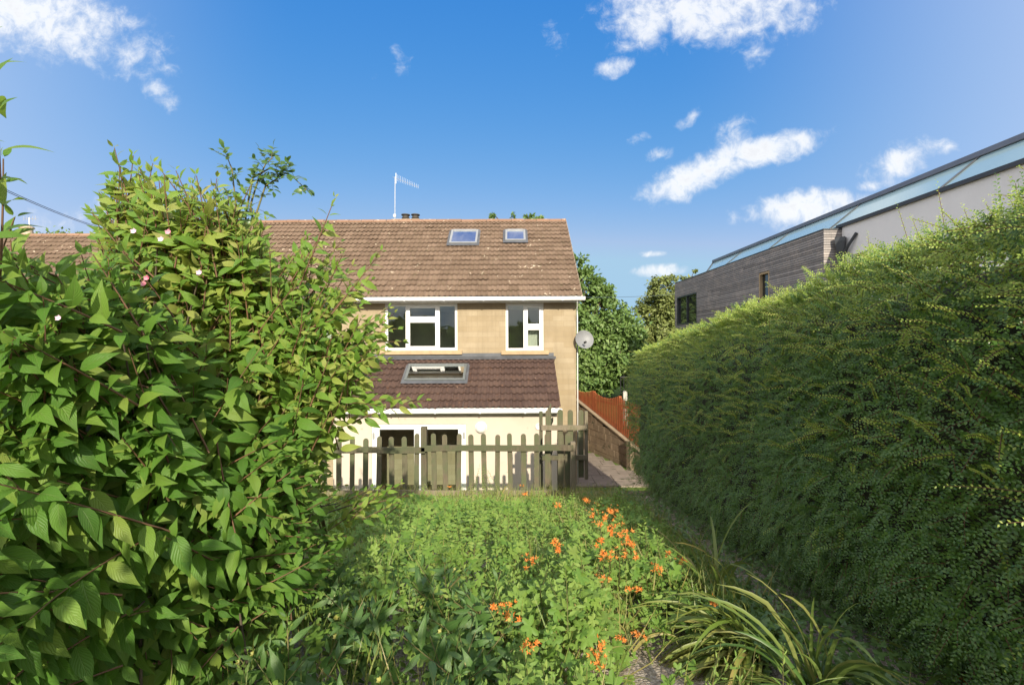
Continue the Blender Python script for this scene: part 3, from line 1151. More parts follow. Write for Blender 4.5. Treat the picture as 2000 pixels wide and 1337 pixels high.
def build_far_house():
    """The next, lower pair of houses along the row."""
    h = empty("house", (-17.5, 15.0, 0), "next house down the row, only its lower brown roof showing at far left", "house")
    eave = (13.58, CZ + 0.82, 17.6, CZ + 3.95)
    mb = MB()
    mb.box(-25.0, -11.72, 14.0, 14.28, 0, CZ + 0.72)
    by = 2 * eave[2] - eave[0] - 0.42
    mb.prism([(-11.72, 14.28, 0), (-11.72, by, 0), (-11.72, by, CZ + .75), (-11.72, eave[2], eave[3] - .1), (-11.72, 14.28, CZ + .95)], (-0.25, 0, 0))
    mb.build("wall", STONE, h)
    rf = tile_roof("roof", -25.0, -11.72, *eave, 0.30, 0.30, 0.024, 2, ROOF1, h, seed=23)
    ry, rz = eave[2], eave[3]
    mb = MB()
    mb.prism([(-25, ry, rz + .01), (-25, 2 * ry - eave[0], eave[1]), (-25, 2 * ry - eave[0], eave[1] - .06), (-25, ry, rz - .05)], (13.26, 0, 0))
    mb.prism([(-25, eave[0] + .03, eave[1] - .012), (-25, ry, rz - .02), (-25, ry, rz - .09), (-25, eave[0] + .03, eave[1] - .08)], (13.26, 0, 0))
    mb.build("roof_back", ROOF1, rf)
    ridge_tiles(-25, -11.72, ry, rz, rf)
    gutter("gutter", -25, -11.72, eave[0] - .03, eave[1] - .005, 0.058, GREYPL, h)
    # chimney with a buff pot
    mb = MB()
    cx, cy = -18.35, 18.4
    mb.box(cx - 0.4, cx + 0.4, cy - 0.28, cy + 0.28, rz - 1.0, rz + 0.12)
    ch = mb.build("chimney", MORTAR, rf, bevel=0.01)
    MB().lathe((cx, cy, rz + 0.12), [(0.24, 0), (0.2, 0.05), (0.19, 0.3), (0.23, 0.32), (0.23, 0.38), (0.18, 0.40)], n=18).build("chimney_pot", CREAMPOT, ch)


build_far_house()


def build_aerials():
    b = at(772, 430, 18.3)
    t = at(773, 346, 18.3)
    a = empty("tv_aerial", b, "tall thin television aerial on a mast beside the chimney", "aerial")
    MB().tube([(b.x, b.y, b.z - 0.7), (t.x, t.y, t.z + 0.04)], 0.014, 8).build("mast", GALV, a)
    mb = MB()
    e = at(818, 364, 17.5)
    d = (e - t)
    mb.tube([t - d * 0.1, e], 0.008, 6)
    side = Vector((0, 0, 1))
    for i in range(13):
        p = t + d * (0.10 + 0.9 * i / 12)
        L = 0.16 - 0.006 * i
        mb.tube([p - side * L * 0.6, p + side * L], 0.004, 5)
    mb.obox(t + d * 0.04 + Vector((-0.01, 0, -0.2)), (0.02, 0, 0), (0, .02, 0), (0, 0, 0.40))
    mb.build("antenna", GALV, a)
    mb = MB()
    mb.obox(b + Vector((-0.05, -0.03, 0.15)), (0.1, 0, 0), (0, .06, 0), (0, 0, 0.10))
    mb.build("bracket", GALV, a)
    # small far aerial by the buff chimney pot
    b2 = at(60, 440, 18.4)
    a2 = empty("tv_aerial", b2, "tiny distant aerial beside the buff chimney pot at far left", "aerial")
    t2 = at(58, 421, 18.4)
    MB().tube([b2 - Vector((0, 0, .5)), t2], 0.016, 6).build("mast", GALV, a2)
    mb = MB()
    mb.tube([t2 + Vector((-.22, 0, -.02)), t2 + Vector((.3, 0, -.04))], 0.01, 5)
    for i in range(5):
        mb.tube([t2 + Vector((-.2 + i * .11, 0, -.10)), t2 + Vector((-.2 + i * .11, 0, .07))], 0.007, 5)
    mb.build("antenna", GALV, a2)


build_aerials()


def build_dish():
    c = at(1140, 664, 13.9)
    d = empty("satellite_dish", (1.86, 14.35, c.z - 0.2), "round grey satellite dish on the right corner of the stone house", "satellite dish")
    ax = Vector((0.22, -1, 0.30)).normalized()
    r = 0.265
    prof = [(0.001, 0.0)] + [(r * k / 8, 0.075 * (k / 8) ** 2) for k in range(1, 9)] + [(r + 0.006, 0.078), (r + 0.004, 0.068)] + [(r * k / 8, 0.075 * (k / 8) ** 2 - 0.012) for k in range(8, 0, -1)]
    MB().lathe(c, prof, ax, 36).build("dish", DISHM, d, smooth=True)
    mb = MB()
    f = c + ax * 0.28 + Vector((-0.05, 0, -0.14))
    mb.tube([c + Vector((-0.02, 0, -r * 0.95)) + ax * .05, f + Vector((0, 0, -.06)), f], 0.012, 6)
    arm = mb.build("arm", GALV, d)
    MB().lathe(f, [(0.022, -0.05), (0.03, -0.04), (0.03, 0.02), (0.036, 0.03), (0.036, 0.05)], -ax, 14).build("receiver", BLACK, d)
    mb = MB()
    mb.tube([c - ax * 0.02, c - ax * 0.10 + Vector((-.02, 0, -.02)), Vector((1.88, 14.33, c.z - 0.06)), Vector((1.85, 14.33, c.z - 0.06))], 0.018, 8)
    mb.box(1.845, 1.86, 14.25, 14.42, c.z - 0.16, c.z + 0.06)
    mb.build("bracket", GALV, d)


build_dish()


def build_lamp():
    c = at(939, 833, 12.2)
    o = empty("wall_lamp", (c.x, 12.2, c.z), "round white bulkhead lamp on the cream extension wall right of the doors", "lamp")
    MB().lathe(c, [(0.150, 0.0), (0.150, 0.035), (0.142, 0.045)], (0, -1, 0), 32).build("base", WHITE, o)
    MB().lathe(c + Vector((0, -0.046, 0)), [(0.135, 0.0), (0.132, 0.02), (0.11, 0.045), (0.07, 0.058), (0.001, 0.062)], (0, -1, 0), 32).build("cover", LAMP, o, smooth=True)
    c = at(1051, 832, 12.2)
    o = empty("wall_vent", (c.x, 12.2, c.z), "small pale round vent on the extension wall behind the tall gate pickets", "vent")
    MB().lathe(c, [(0.085, 0.0), (0.085, 0.02), (0.07, 0.035), (0.05, 0.03), (0.03, 0.02)], (0, -1, 0), 24).build("cover", LAMP, o)


build_lamp()


# ------------------------------------------------------------------ picket fence and gate
def picket(mb, x, y, z0, z1, w, d, lean=0.0, dirv=(1, 0, 0)):
    """Round-topped paling; dirv is the direction of its width."""
    D = Vector(dirv)
    Nn = Vector((-D.y, D.x, 0))
    pts = []
    hw = w / 2
    pts.append((-hw, z0))
    pts.append((hw, z0))
    n = 7
    for k in range(n + 1):
        an = math.pi * k / n
        pts.append((hw * math.cos(an), z1 - hw + hw * math.sin(an)))
    P = [Vector((x, y, 0)) + D * (a + lean * (z - z0)) + Vector((0, 0, z)) for a, z in pts]
    mb.prism(P, Nn * d)


def build_fence():
    Y = 8.25
    fz = CZ - 2.50
    f = empty("picket_fence", (-0.8, Y, fz), "low algae green picket fence running across the end of the garden", "fence")
    r = random.Random(11)
    tops = {}
    xs = [632, 660, 686, 712, 738, 764, 790, 812, 847, 869, 894, 920, 945, 970, 996, 1022, 1047]
    xs = [470, 497, 524, 551, 578, 605] + xs
    for px in xs:
        top = 846 if px > 800 else 853
        if px < 800:
            top += r.uniform(-2, 2)
        p = at(px, top + r.uniform(-2, 2), Y)
        mb = MB()
        picket(mb, p.x, Y, fz + r.uniform(0.0, 0.03), p.z, 0.084 + r.uniform(-.004, .006), 0.019, r.uniform(-0.022, 0.022))
        mb.build("picket", PICKET, f, bevel=0.003)
    # rails on the near face
    for (py, hh, m, x0, x1) in ((875, 0.10, PICKET, 640, 830), (873, 0.10, PICKET, 822, 1118), (958, 0.085, OLDRAIL, 640, 1092)):
        a, b = at(x0, py, Y), at(x1, py + (2 if x0 < 800 else 0), Y)
        mb = MB()
        n = 8
        vs = []
        for i in range(n + 1):
            t = i / n
            p = a.lerp(b, t)
            dz = r.uniform(-0.006, 0.006)
            for (dy, dz2) in ((-0.040, -hh / 2), (-0.003, -hh / 2), (-0.003, hh / 2), (-0.040, hh / 2)):
                vs.append((p.x, Y - 0.019 + dy, p.z + dz + dz2))
        fs = []
        for i in range(n):
            for k in range(4):
                fs.append((i * 4 + k, i * 4 + (k + 1) % 4, i * 4 + 4 + (k + 1) % 4, i * 4 + 4 + k))
        fs += [(3, 2, 1, 0), (n * 4, n * 4 + 1, n * 4 + 2, n * 4 + 3)]
        mb.add(vs, fs)
        mb.build("rail", m, f, bevel=0.004)
    a = at(470, 877, Y)
    b = at(640, 877, Y)
    MB().box(a.x, b.x - 0.003, Y - 0.055, Y - 0.022, a.z - 0.05, a.z + 0.05).build("rail", PICKET, f, bevel=0.004)
    for (px, top, w) in ((826, 833, 0.10), (1118, 862, 0.085)):
        p = at(px, top, Y)
        mb = MB()
        y0 = Y + 0.004 if px < 1000 else Y - 0.06
        mb.box(p.x - w / 2, p.x + w / 2, y0 + 0.02, y0 + 0.02 + w, fz - 0.5, p.z)
        mb.build("post", PICKET if px < 1000 else OLDRAIL, f, bevel=0.008)


def build_gate():
    # a return of taller pickets going back from the fence end, and a gate across the path
    Y = 8.75
    zb = CZ - 2.42
    g = empty("picket_gate", at(1100, 930, Y), "taller picket gate standing past the right end of the green fence", "gate")
    r = random.Random(21)
    for (px, t, bt) in ((1071, 800, 955), (1093, 799, 955), (1113, 800, 952), (1134, 800, 932)):
        p = at(px, t, Y)
        q = at(px, bt, Y)
        mb = MB()
        picket(mb, p.x, Y, q.z, p.z, 0.097, 0.02, r.uniform(-.01, .01))
        mb.build("picket", PICKET, g, bevel=0.003)
    for (x0, x1, py) in ((1056, 1145, 834), (1056, 1145, 892)):
        a, b = at(x0, py, Y), at(x1, py + 1, Y)
        MB().box(a.x, b.x, Y - 0.055, Y - 0.022, a.z - 0.045, a.z + 0.045).build("rail", OLDRAIL, g, bevel=0.004)
    a, b = at(1144.5, 803, Y), at(1144.5, 936, Y)
    MB().box(a.x - 0.03, a.x + 0.03, Y + 0.0, Y + 0.06, b.z, a.z).build("post", OLDRAIL, g, bevel=0.006)
    a, b = at(1056, 803, Y), at(1056, 955, Y)
    MB().box(a.x - 0.03, a.x + 0.03, Y + 0.0, Y + 0.06, b.z, a.z).build("post", PICKET, g, bevel=0.006)
    # lower panel propped in front, the end of the fence proper
    w = empty("fence_panel", at(1090, 955, 8.4), "short panel of close pickets leaning in front of the tall gate", "fence panel")
    for (px, t) in ((1069, 846), (1094, 846), (1108, 845)):
        p = at(px, t, 8.42)
        mb = MB()
        picket(mb, p.x, 8.42, CZ - 2.5, p.z, 0.10, 0.02, r.uniform(-.01, .01))
        mb.build("picket", PICKET, w, bevel=0.003)
    a, b = at(1058, 893, 8.45), at(1118, 893, 8.45)
    MB().box(a.x, b.x, 8.424, 8.455, a.z - 0.04, a.z + 0.04).build("rail", PICKET, w, bevel=0.004)
    # side panel going away from the viewer
    s = empty("fence_panel", at(1056, 955, 8.9), "picket panel turned edge-on between the fence and the tall gate", "fence panel")
    X = 0.66
    for i in range(6):
        yy = 8.85 + i * 0.13
        mb = MB()
        picket(mb, X + 0.02 * i, yy, CZ - 2.6, CZ - 1.2 + r.uniform(-.01, .01), 0.085, 0.02, 0, (0.10, 0.995, 0))
        mb.build("picket", PICKET, s, bevel=0.003)
    for dz in (-1.55, -2.1):
        MB().obox((X + 0.005, 8.8, CZ + dz), (0.03, 0, 0), (0.11, 0.75, 0), (0, 0, 0.08)).build("rail", PICKET, s, bevel=0.004)


build_fence()
build_gate()


# ------------------------------------------------------------------ side wall and orange fence
def wall_top(t):
    """Top of the side wall along its run (0 near, 1 far): it falls towards the viewer."""
    return min(1.78, max(0.42, 0.70 + 1.94 * (t - 0.348)))


def build_side_wall():
    A, B = Vector((*WALL_A, 0)), Vector((*WALL_B, 0))
    d = (B - A)
    L = d.length
    d.normalize()
    n = Vector((d.y, -d.x, 0))           # towards the raised land
    w = empty("garden_wall", A, "old tan retaining wall along the side path under the orange fence", "wall")
    mb = MB()
    r = random.Random(2)
    rows = 8
    for i in range(rows):
        s = -0.2 * (i % 2)
        while s < L:
            l = r.uniform(0.35, 0.55)
            a, b = max(s, 0), min(s + l, L)
            if b > a + 0.02:
                z0 = -0.1 + i * 0.235
                push = r.uniform(0, 0.014)
                z1 = [min(z0 + 0.231, wall_top(q / L) - 0.002) for q in (a, b)]
                if min(z1) > z0 + 0.03:
                    o1, o2 = A + d * (a + 0.004) - n * push, A + d * (b - 0.004) - n * push
                    zz = Vector((0, 0, 1))
                    mb.prism([o1 + zz * (z0 + .004), o2 + zz * (z0 + .004), o2 + zz * z1[1], o1 + zz * z1[0]], n * (0.22 + push))
            s += l
    mb.build("masonry", OLDWALL, w, bevel=0.008)
    mb = MB()
    s = 0.0
    while s < L:
        l = min(0.6, L - s)
        p1 = A + d * (s + .004) - n * 0.03 + Vector((0, 0, wall_top(s / L)))
        p2 = A + d * (s + l - .004) - n * 0.03 + Vector((0, 0, wall_top((s + l) / L)))
        mb.prism([p1, p2, p2 + Vector((0, 0, .055)), p1 + Vector((0, 0, .055))], n * 0.27)
        s += 0.6
    mb.build("coping", CAPSTONE, w, bevel=0.008)
    # buttress-like piers on the path side
    for s in (2.55,):
        mb = MB()
        mb.obox(A + d * s - n * 0.13 + Vector((0, 0, -0.1)), d * 0.24, n * 0.128, (0, 0, 1.0))
        mb.build("pier", OLDWALL, w, bevel=0.01)
    f = empty("paling_fence", A + Vector((0, 0, .5)), "orange stained paling fence on top of the side wall", "fence")
    nb = 66
    o = n * 0.10
    for i in range(nb):
        s = (i + 0.5) / nb * L
        bay = (s % 1.8) / 1.8
        top = 2.10 + 0.16 * abs(2 * bay - 1) ** 2 + 0.22 * max(0, s / L - .6) + r.uniform(-0.008, 0.008)
        mb = MB()
        p = A + d * s + o
        zb = wall_top(s / L) + .065
        q = [p + d * -0.034 + Vector((0, 0, zb)), p + d * 0.034 + Vector((0, 0, zb)), p + d * 0.034 + Vector((0, 0, top - 0.03)), p + Vector((0, 0, top)), p + d * -0.034 + Vector((0, 0, top - 0.03))]
        mb.prism(q, n * 0.018)
        mb.build("paling", ORANGE, f)
    MB().obox(A + o + n * 0.020 + Vector((0, 0, 1.90)), d * L, n * 0.035, (0, 0, 0.07)).build("rail", ORANGE, f)
    MB().prism([A + o + n * 0.020 + d * (q * L) + Vector((0, 0, wall_top(q) + k)) for q, k in ((0, .15), (.204, .15), (.904, .15), (.904, .22), (.204, .22), (0, .22))], n * 0.035).build("rail", ORANGE, f)
    for s in np.arange(0.05, L, 1.8):
        zb = wall_top(float(s) / L) + .06
        MB().obox(A + o + n * 0.057 + d * float(s) + Vector((0, 0, zb)), d * 0.09, n * 0.09, (0, 0, 2.24 - zb)).build("post", ORANGE, f)
    # black iron gate and white post on the raised land beyond
    Yg = 17.6
    b = at(1228, 782, Yg)
    z0 = float(ground_z(b.x, Yg))
    g = empty("iron_gate", (b.x, Yg, z0), "black iron gate beyond the orange fence, half hidden by the hedge end", "gate")
    x0, x1, z1 = at(1212, 780, Yg).x, at(1262, 780, Yg).x, at(1228, 735, Yg).z
    mb = MB()
    for z in (z0 + 0.12, (z0 + z1) / 2, z1 - 0.05):
        mb.box(x0, x1, Yg, Yg + 0.03, z, z + 0.045)
    mb.build("frame", BLACK, g)
    mb = MB()
    for i in range(9):
        xx = x0 + (x1 - x0) * i / 8
        mb.tube([(xx, Yg + 0.015, z0 + 0.02), (xx, Yg + 0.015, z1 + (0.05 if i % 2 else 0))], 0.016, 6)
    mb.build("bars", BLACK, g)
    c = at(1220, 770, Yg - 0.4)
    p = empty("post", (c.x, Yg - 0.4, z0), "short pale stone post in front of the black iron gate", "post")
    mb = MB()
    mb.box(c.x - 0.07, c.x + 0.07, Yg - 0.47, Yg - 0.33, z0 - 0.3, c.z + 0.08)
    mb.prism([(c.x - .07, Yg - .47, c.z + .08), (c.x + .07, Yg - .47, c.z + .08), (c.x, Yg - .47, c.z + .13)], (0, .14, 0))
    mb.build("shaft", OLDWHITE, p, bevel=0.008)


build_side_wall()


# ------------------------------------------------------------------ modern house on the right
def build_modern():
    Xc, Yn, Yf = 6.5, 10.15, 19.4
    h = empty("modern_house", (Xc + 2, 14, 1.0), "modern flat house with grey timber cladding and a sloping glass strip above the hedge", "house")
    zt = CZ + 2.31
    z0 = 1.0
    Xr = 6.88
    wins = [(at(1503, 600, 950 * Xc / 503).y, 950 * Xc / 483, CZ + .30, CZ + 1.78), (950 * Xc / 361, 950 * Xc / 322.5, CZ + 0.66, CZ + 1.74)]
    mb = MB()
    pitch = 0.052
    r = random.Random(9)
    z = CZ - 0.8
    # board rows on the long side, cut round the windows
    while z < zt - 0.03:
        zz = min(z + pitch - 0.010, zt)
        seg = [(Yn + 0.0, Yf)]
        for (a, b, c, e) in wins:
            if z < e and zz > c:
                ns = []
                for (p, q) in seg:
                    if a > p:
                        ns.append((p, min(a, q)))
                    if b < q:
                        ns.append((max(b, p), q))
                seg = ns
        for (p, q) in seg:
            s = p
            while s < q - 0.01:
                e2 = min(s + r.uniform(2.4, 4.2), q)
                if q - e2 < 0.4:
                    e2 = q
                mb.box(Xc, Xc + 0.022, s, e2 - 0.003, z, zz)
                s = e2
        mb.box(Xc, Xr + 0.1, Yn - 0.022, Yn - 0.001, z, zz)
        z += pitch
    mb.build("cladding", CLAD, h)
    # backing walls behind the boards
    mb = MB()
    ys = [(Yn + .002, Yf)]
    xs = sorted({Yn + .002, Yf, *[w[0] for w in wins], *[w[1] for w in wins]})
    for a, b in zip(xs[:-1], xs[1:]):
        hs = [(w[2], w[3]) for w in wins if w[0] < (a + b) / 2 < w[1]]
        if hs:
            mb.box(Xc + .024, Xc + .2, a, b, z0, hs[0][0])
            mb.box(Xc + .024, Xc + .2, a, b, hs[0][1], zt)
        else:
            mb.box(Xc + .024, Xc + .2, a, b, z0, zt)
    mb.box(Xc + .2, 14.0, Yf - .2, Yf, z0, zt)
    mb.build("backing_wall", DARKTRIM, h)
    mb = MB()
    mb.box(Xc - 0.012, Xc + 0.25, Yn - 0.035, Yf + 0.01, zt, zt + 0.03)
    mb.box(Xc + .25, Xr, Yn - 0.035, Yn + 0.2, zt, zt + 0.03)
    mb.build("parapet_cap", DARKTRIM, h, bevel=0.004)
    for i, (a, b, c, e) in enumerate(wins):
        mb = MB()
        t = 0.05
        x0, x1 = Xc - 0.004, Xc + 0.12
        mb.box(x0, x1, a, a + t, c, e)
        mb.box(x0, x1, b - t, b, c, e)
        mb.box(x0, x1, a + t, b - t, e - t, e)
        mb.box(x0, x1, a + t, b - t, c, c + t)
        if i == 1:
            m = a + (b - a) * 0.52
            mb.box(x0 + .03, x1, m - .025, m + .025, c + t, e - t)
        wn = mb.build("window", SILL if i == 0 else DARKTRIM, h, bevel=0.003)
        MB().box(Xc + .07, Xc + .08, a + t, b - t, c + t, e - t).build("pane", GLASS_DARK, wn)
    # rendered wall nearer the viewer
    zr = CZ + 2.36
    yw0, yw1 = 950 * Xr / 692, 950 * Xr / 664
    mb = MB()
    for (a, b, c, e) in ((-6, yw0, z0, zr), (yw1, Yn - .023, z0, zr), (yw0, yw1, z0, CZ + .4), (yw0, yw1, CZ + 1.74, zr)):
        mb.box(Xr, Xr + 0.25, a, b, c, e)
    mb.build("rendered_wall", HOUSEWALL, h)
    mb = MB()
    c, e = CZ + .4, CZ + 1.74
    for (a, b, p, q) in ((yw0, yw0 + .05, c, e), (yw1 - .05, yw1, c, e), (yw0 + .05, yw1 - .05, c, c + .05), (yw0 + .05, yw1 - .05, e - .05, e)):
        mb.box(Xr + .10, Xr + .17, a, b, p, q)
    wn = mb.build("window", SILL, h, bevel=0.003)
    MB().box(Xr + .13, Xr + .14, yw0 + .05, yw1 - .05, c + .05, e - .05).build("pane", GLASS_DARK, wn)
    mb = MB()
    mb.box(Xr - 0.05, Xr + 0.14, -6, Yn + .1, zr, zr + 0.07)
    mb.build("eaves_trim", DARKTRIM, h, bevel=0.005)
    # sloping glass strip and the roof edge above it
    Xt, ztop = 7.62, CZ + 2.98
    Yend = 18.4
    ys = [Yend - 1.0, 16.0, 13.3, 10.6, 7.9, 5.2, 2.5, -0.2, -3, -6]
    xb, zb = Xr + 0.06, zr + 0.075
    for a, b in zip(ys[:-1], ys[1:]):
        mb = MB()
        P = [(xb, a - .02, zb), (xb, b + .02, zb), (Xt, b + .02, ztop), (Xt, a - .02, ztop)]
        mb.prism(P, Vector((0.014, 0, -0.014)))
        mb.build("glass_panel", GLASS_ROOFSTRIP, h)
    mb = MB()
    P = [(xb, Yend - 1.04 + .05, zb), (Xt, Yend, ztop), (Xt, Yend - 1.0, ztop)]
    mb.prism(P, Vector((0.014, 0, -0.014)))
    mb.build("glass_panel", GLASS_ROOFSTRIP, h)
    for a in ys[1:-1]:
        MB().tube([(xb, a, zb + .008), (Xt, a, ztop + .008)], 0.018, 6).build("glazing_bar", DARKTRIM, h)
    MB().tube([(xb, Yend - 1.0, zb + .01), (Xt, Yend, ztop + .01)], 0.025, 6).build("glazing_bar", DARKTRIM, h)
    mb = MB()
    mb.box(Xt - 0.03, Xt + 0.5, -6, Yend + .03, ztop + 0.002, ztop + 0.10)
    mb.box(Xt + .5, 15.0, -6, Yend, ztop - .05, ztop + 0.06)
    mb.build("roof_edge", ZINC, h, bevel=0.01)
    # plaster behind the glass so that it reads as a lit ceiling, and the bulk of the house
    mb = MB()
    mb.box(Xt + 0.02, 15.0, -6, Yend - .1, zt - .2, ztop - 0.06)
    mb.build("inner_wall", HOUSEWALL, h)
    mb = MB()
    mb.box(Xc + .25, Xt + .02, Yn + .2, Yf - .2, zt - .35, zt - .25)
    mb.box(Xr + .25, Xt + .02, -6, Yn + .2, zt - .35, zt - .25)
    mb.build("flat_roof", ZINC, h)
    # rainwater hopper and pipe in the corner
    hx, hy, hz = Xr - 0.10, Yn - 0.13, CZ + 2.03
    mb = MB()
    mb.lathe((hx, hy, hz), [(0.045, -0.34), (0.06, -0.30), (0.10, -0.12), (0.125, 0.02), (0.125, 0.10), (0.1, 0.10)], n=4)
    mb.tube([(hx, hy, hz - 0.3), (hx, hy, hz - 2.6)], 0.042, 10)
    mb.tube([(Xr - .02, hy - .35, hz + .12), (hx + .02, hy - .2, hz - .1), (hx, hy - .05, hz - .3)], 0.03, 8)
    mb.build("downpipe", DARKTRIM, h)


GLASS_DARK = mat("dark_reflecting_glass", (0.02, 0.024, 0.024), (0.03, 0.034, 0.03), 1.0, 0.04, spec=0.8)
GLASS_ROOFSTRIP = mat("roof_strip_glass", (0.34, 0.47, 0.48), (0.30, 0.43, 0.45), 0.6, 0.12, spec=0.9)  # pale teal of the reflected sky is painted into the base colour
build_modern()


def build_wires():
    a, b = at(-60, 330, 9.0), at(240, 452, 17.5)
    for (dz, name) in ((0.0, "overhead_cable"),):
        mb = MB()
        for off in (0.0, 0.035):
            pts = []
            for i in range(17):
                t = i / 16
                p = a.lerp(b, t)
                p.z -= 0.25 * 4 * t * (1 - t) * 0.5 + off
                pts.append(p)
            mb.tube(pts, 0.0075, 5)
        o = mb.build(name, CABLE)
        tag(o, "pair of dark overhead cables sloping across the sky at far left", "cable")
    a, b = at(1120, 580, 20), at(1330, 574, 26)
    pts = [a.lerp(b, i / 12) - Vector((0, 0, 0.3 * (i / 12) * (1 - i / 12))) for i in range(13)]
    o = MB().tube(pts, 0.009, 5).build("overhead_cable", CABLE)
    tag(o, "thin overhead wire between the stone house and the far tree", "cable")


build_wires()


# ------------------------------------------------------------------ vegetation templates
def leaf_template(seg=5, width=0.42, fold=0.16, curl=0.22, tip=1.0, peak=0.42):
    """Leaf of length 1 along +Y, two halves folded along the midrib, tip curling down."""
    v, uv = [], []
    for i in range(seg + 1):
        t = i / seg
        w = width / 2 * (math.sin(math.pi * t ** (math.log(0.5) / math.log(peak))) ** 0.8)
        if t > 0.6:
            w *= 1 - 0.55 * ((t - 0.6) / 0.4) * tip
        w = max(w, 0.003)
        zc = -curl * t * t + 0.04 * math.sin(math.pi * t)
        for k in (-1, 0, 1):
            v.append((k * w, t, zc + abs(k) * fold * w * 2))
            uv.append((0.5 + 0.5 * k, t))
    f = []
    for i in range(seg):
        for k in range(2):
            b = i * 3 + k
            f.append((b, b + 1, b + 4, b + 3))
    return np.array(v), f, np.array(uv)


def small_leaf():
    """Tiny leaf: two faces."""
    v = [(0, 0, 0), (-0.28, 0.45, 0.06), (0.28, 0.45, 0.06), (0, 0.5, -0.02), (0, 1.0, -0.06)]
    f = [(0, 3, 1), (0, 2, 3), (1, 3, 4), (3, 2, 4)]
    return np.array(v), f


def palmate_leaf(lobes=5):
    """Rounded leaf cut into toothed lobes, slightly cupped; stalk joins at the origin."""
    v = [(0, 0.0, 0.0)]
    n = lobes * 4
    for i in range(n + 1):
        an = R(-150 + 300 * i / n)
        k = i % 4
        r = (0.30, 0.47, 0.55, 0.47)[k]
        z = 0.10 * r * (1 if k == 2 else -0.4) - 0.05 * (1 - math.cos(an)) * .5
        v.append((r * math.sin(an), r * math.cos(an), z))
    f = [(0, i + 2, i + 1) for i in range(n)]
    return np.array(v), f


def blade(seg=7):
    v, uv = [], []
    return v


def shoots(tips, dirs, L, node, leaf_len, rg, droop=0.5, outward=None, start=0.0, taper=3, pair=2, spread=0.8, updir=0.55, curve=0.35, facing=0.75):
    """Leafy shoots ending at tips. Returns leaf frames, positions, sizes and stem polylines."""
    Rl, T, S, stems = [], [], [], []
    up = np.array([0, 0, 1.0])
    for i in range(len(tips)):
        tip = np.asarray(tips[i], float)
        d = unit(np.asarray(dirs[i], float))
        l = L[i] if hasattr(L, '__len__') else L
        nn = max(3, int(l / node))
        ds = l / nn
        p = tip.copy()
        pts = [p.copy()]
        dd = d.copy()
        wob = rg.normal(0, 0.05, 3)
        for k in range(nn):
            dd = unit(dd + up * curve * ds / 0.25 * 0.5 * 0.5 + wob * 0.3)
            p = p - dd * ds
            pts.append(p.copy())
        stems.append(pts)
        ph = rg.uniform(0, math.pi)
        outv = outward if outward is not None else np.array([0, -1.0, 0])
        for k in range(nn + 1):
            if k / nn > 1 - start:
                break
            t = unit(pts[max(k - 1, 0)] - pts[min(k + 1, nn)])
            side = unit(np.cross(t, up) + 1e-6)
            oth = np.cross(side, t)
            a = ph + (k % 2) * math.pi / 2 * 0.8 + rg.normal(0, 0.25)
            sv = side * math.cos(a) + oth * math.sin(a) * 0.7
            sz = min(1.0, 0.38 + 0.62 * k / taper) * rg.uniform(0.75, 1.15)
            young = max(0.0, 1 - k / taper)
            for s in ((1, -1) if pair == 2 else ((1,) if k % 2 else (-1,))):
                ld = t * (0.45 + 0.6 * young) + s * sv * spread + np.array([0, 0, -droop * (1 - young)]) * rg.uniform(0.5, 1.3) + rg.normal(0, 0.16, 3)
                nr = up * updir + outv * facing + rg.normal(0, 0.30, 3)
                Rl.append(frames(ld[None], nr[None])[0])
                T.append(pts[k] + unit(ld) * 0.006)
                S.append(leaf_len * sz * (0.72 if rg.uniform() < .18 else 1))
    return np.array(Rl), np.array(T), np.array(S), stems


def stems_mesh(name, stems, r0, r1, mt, parent, n=4):
    """Thin stems as one mesh of tapered tubes (tip first)."""
    V, FI, base = [], [], 0
    for pts in stems:
        P = np.asarray(pts)
        m = len(P)
        if m < 2:
            continue
        t = np.gradient(P, axis=0)
        t = unit(t)
        a = unit(np.cross(t, np.array([0.31, 0.22, 0.93])))
        b = np.cross(t, a)
        rr = np.linspace(r1, r0, m)[:, None]
        an = 2 * np.pi * np.arange(n) / n
        ring = P[:, None, :] + (a[:, None, :] * np.cos(an)[None, :, None] + b[:, None, :] * np.sin(an)[None, :, None]) * rr[:, None, :]
        V.append(ring.reshape(-1, 3))
        i = np.arange(m - 1)[:, None]
        k = np.arange(n)[None, :]
        k2 = (k + 1) % n
        q = np.stack([i * n + k, i * n + k2, (i + 1) * n + k2, (i + 1) * n + k], -1).reshape(-1, 4) + base
        FI.append(q)
        base += m * n
    q = np.concatenate(FI)
    return np_mesh(name, np.concatenate(V), q.ravel(), np.full(len(q), 4), mt, parent, smooth=True)


def in_poly(px, py, poly):
    c = False
    j = len(poly) - 1
    for i in range(len(poly)):
        xi, yi = poly[i]
        xj, yj = poly[j]
        if (yi > py) != (yj > py) and px < (xj - xi) * (py - yi) / (yj - yi) + xi:
            c = not c
        j = i
    return c


def sample_poly(poly, n, rg):
    xs = [p[0] for p in poly]
    ys = [p[1] for p in poly]
    out = []
    while len(out) < n:
        x, y = rg.uniform(min(xs), max(xs)), rg.uniform(min(ys), max(ys))
        if in_poly(x, y, poly):
            out.append((x, y))
    return out


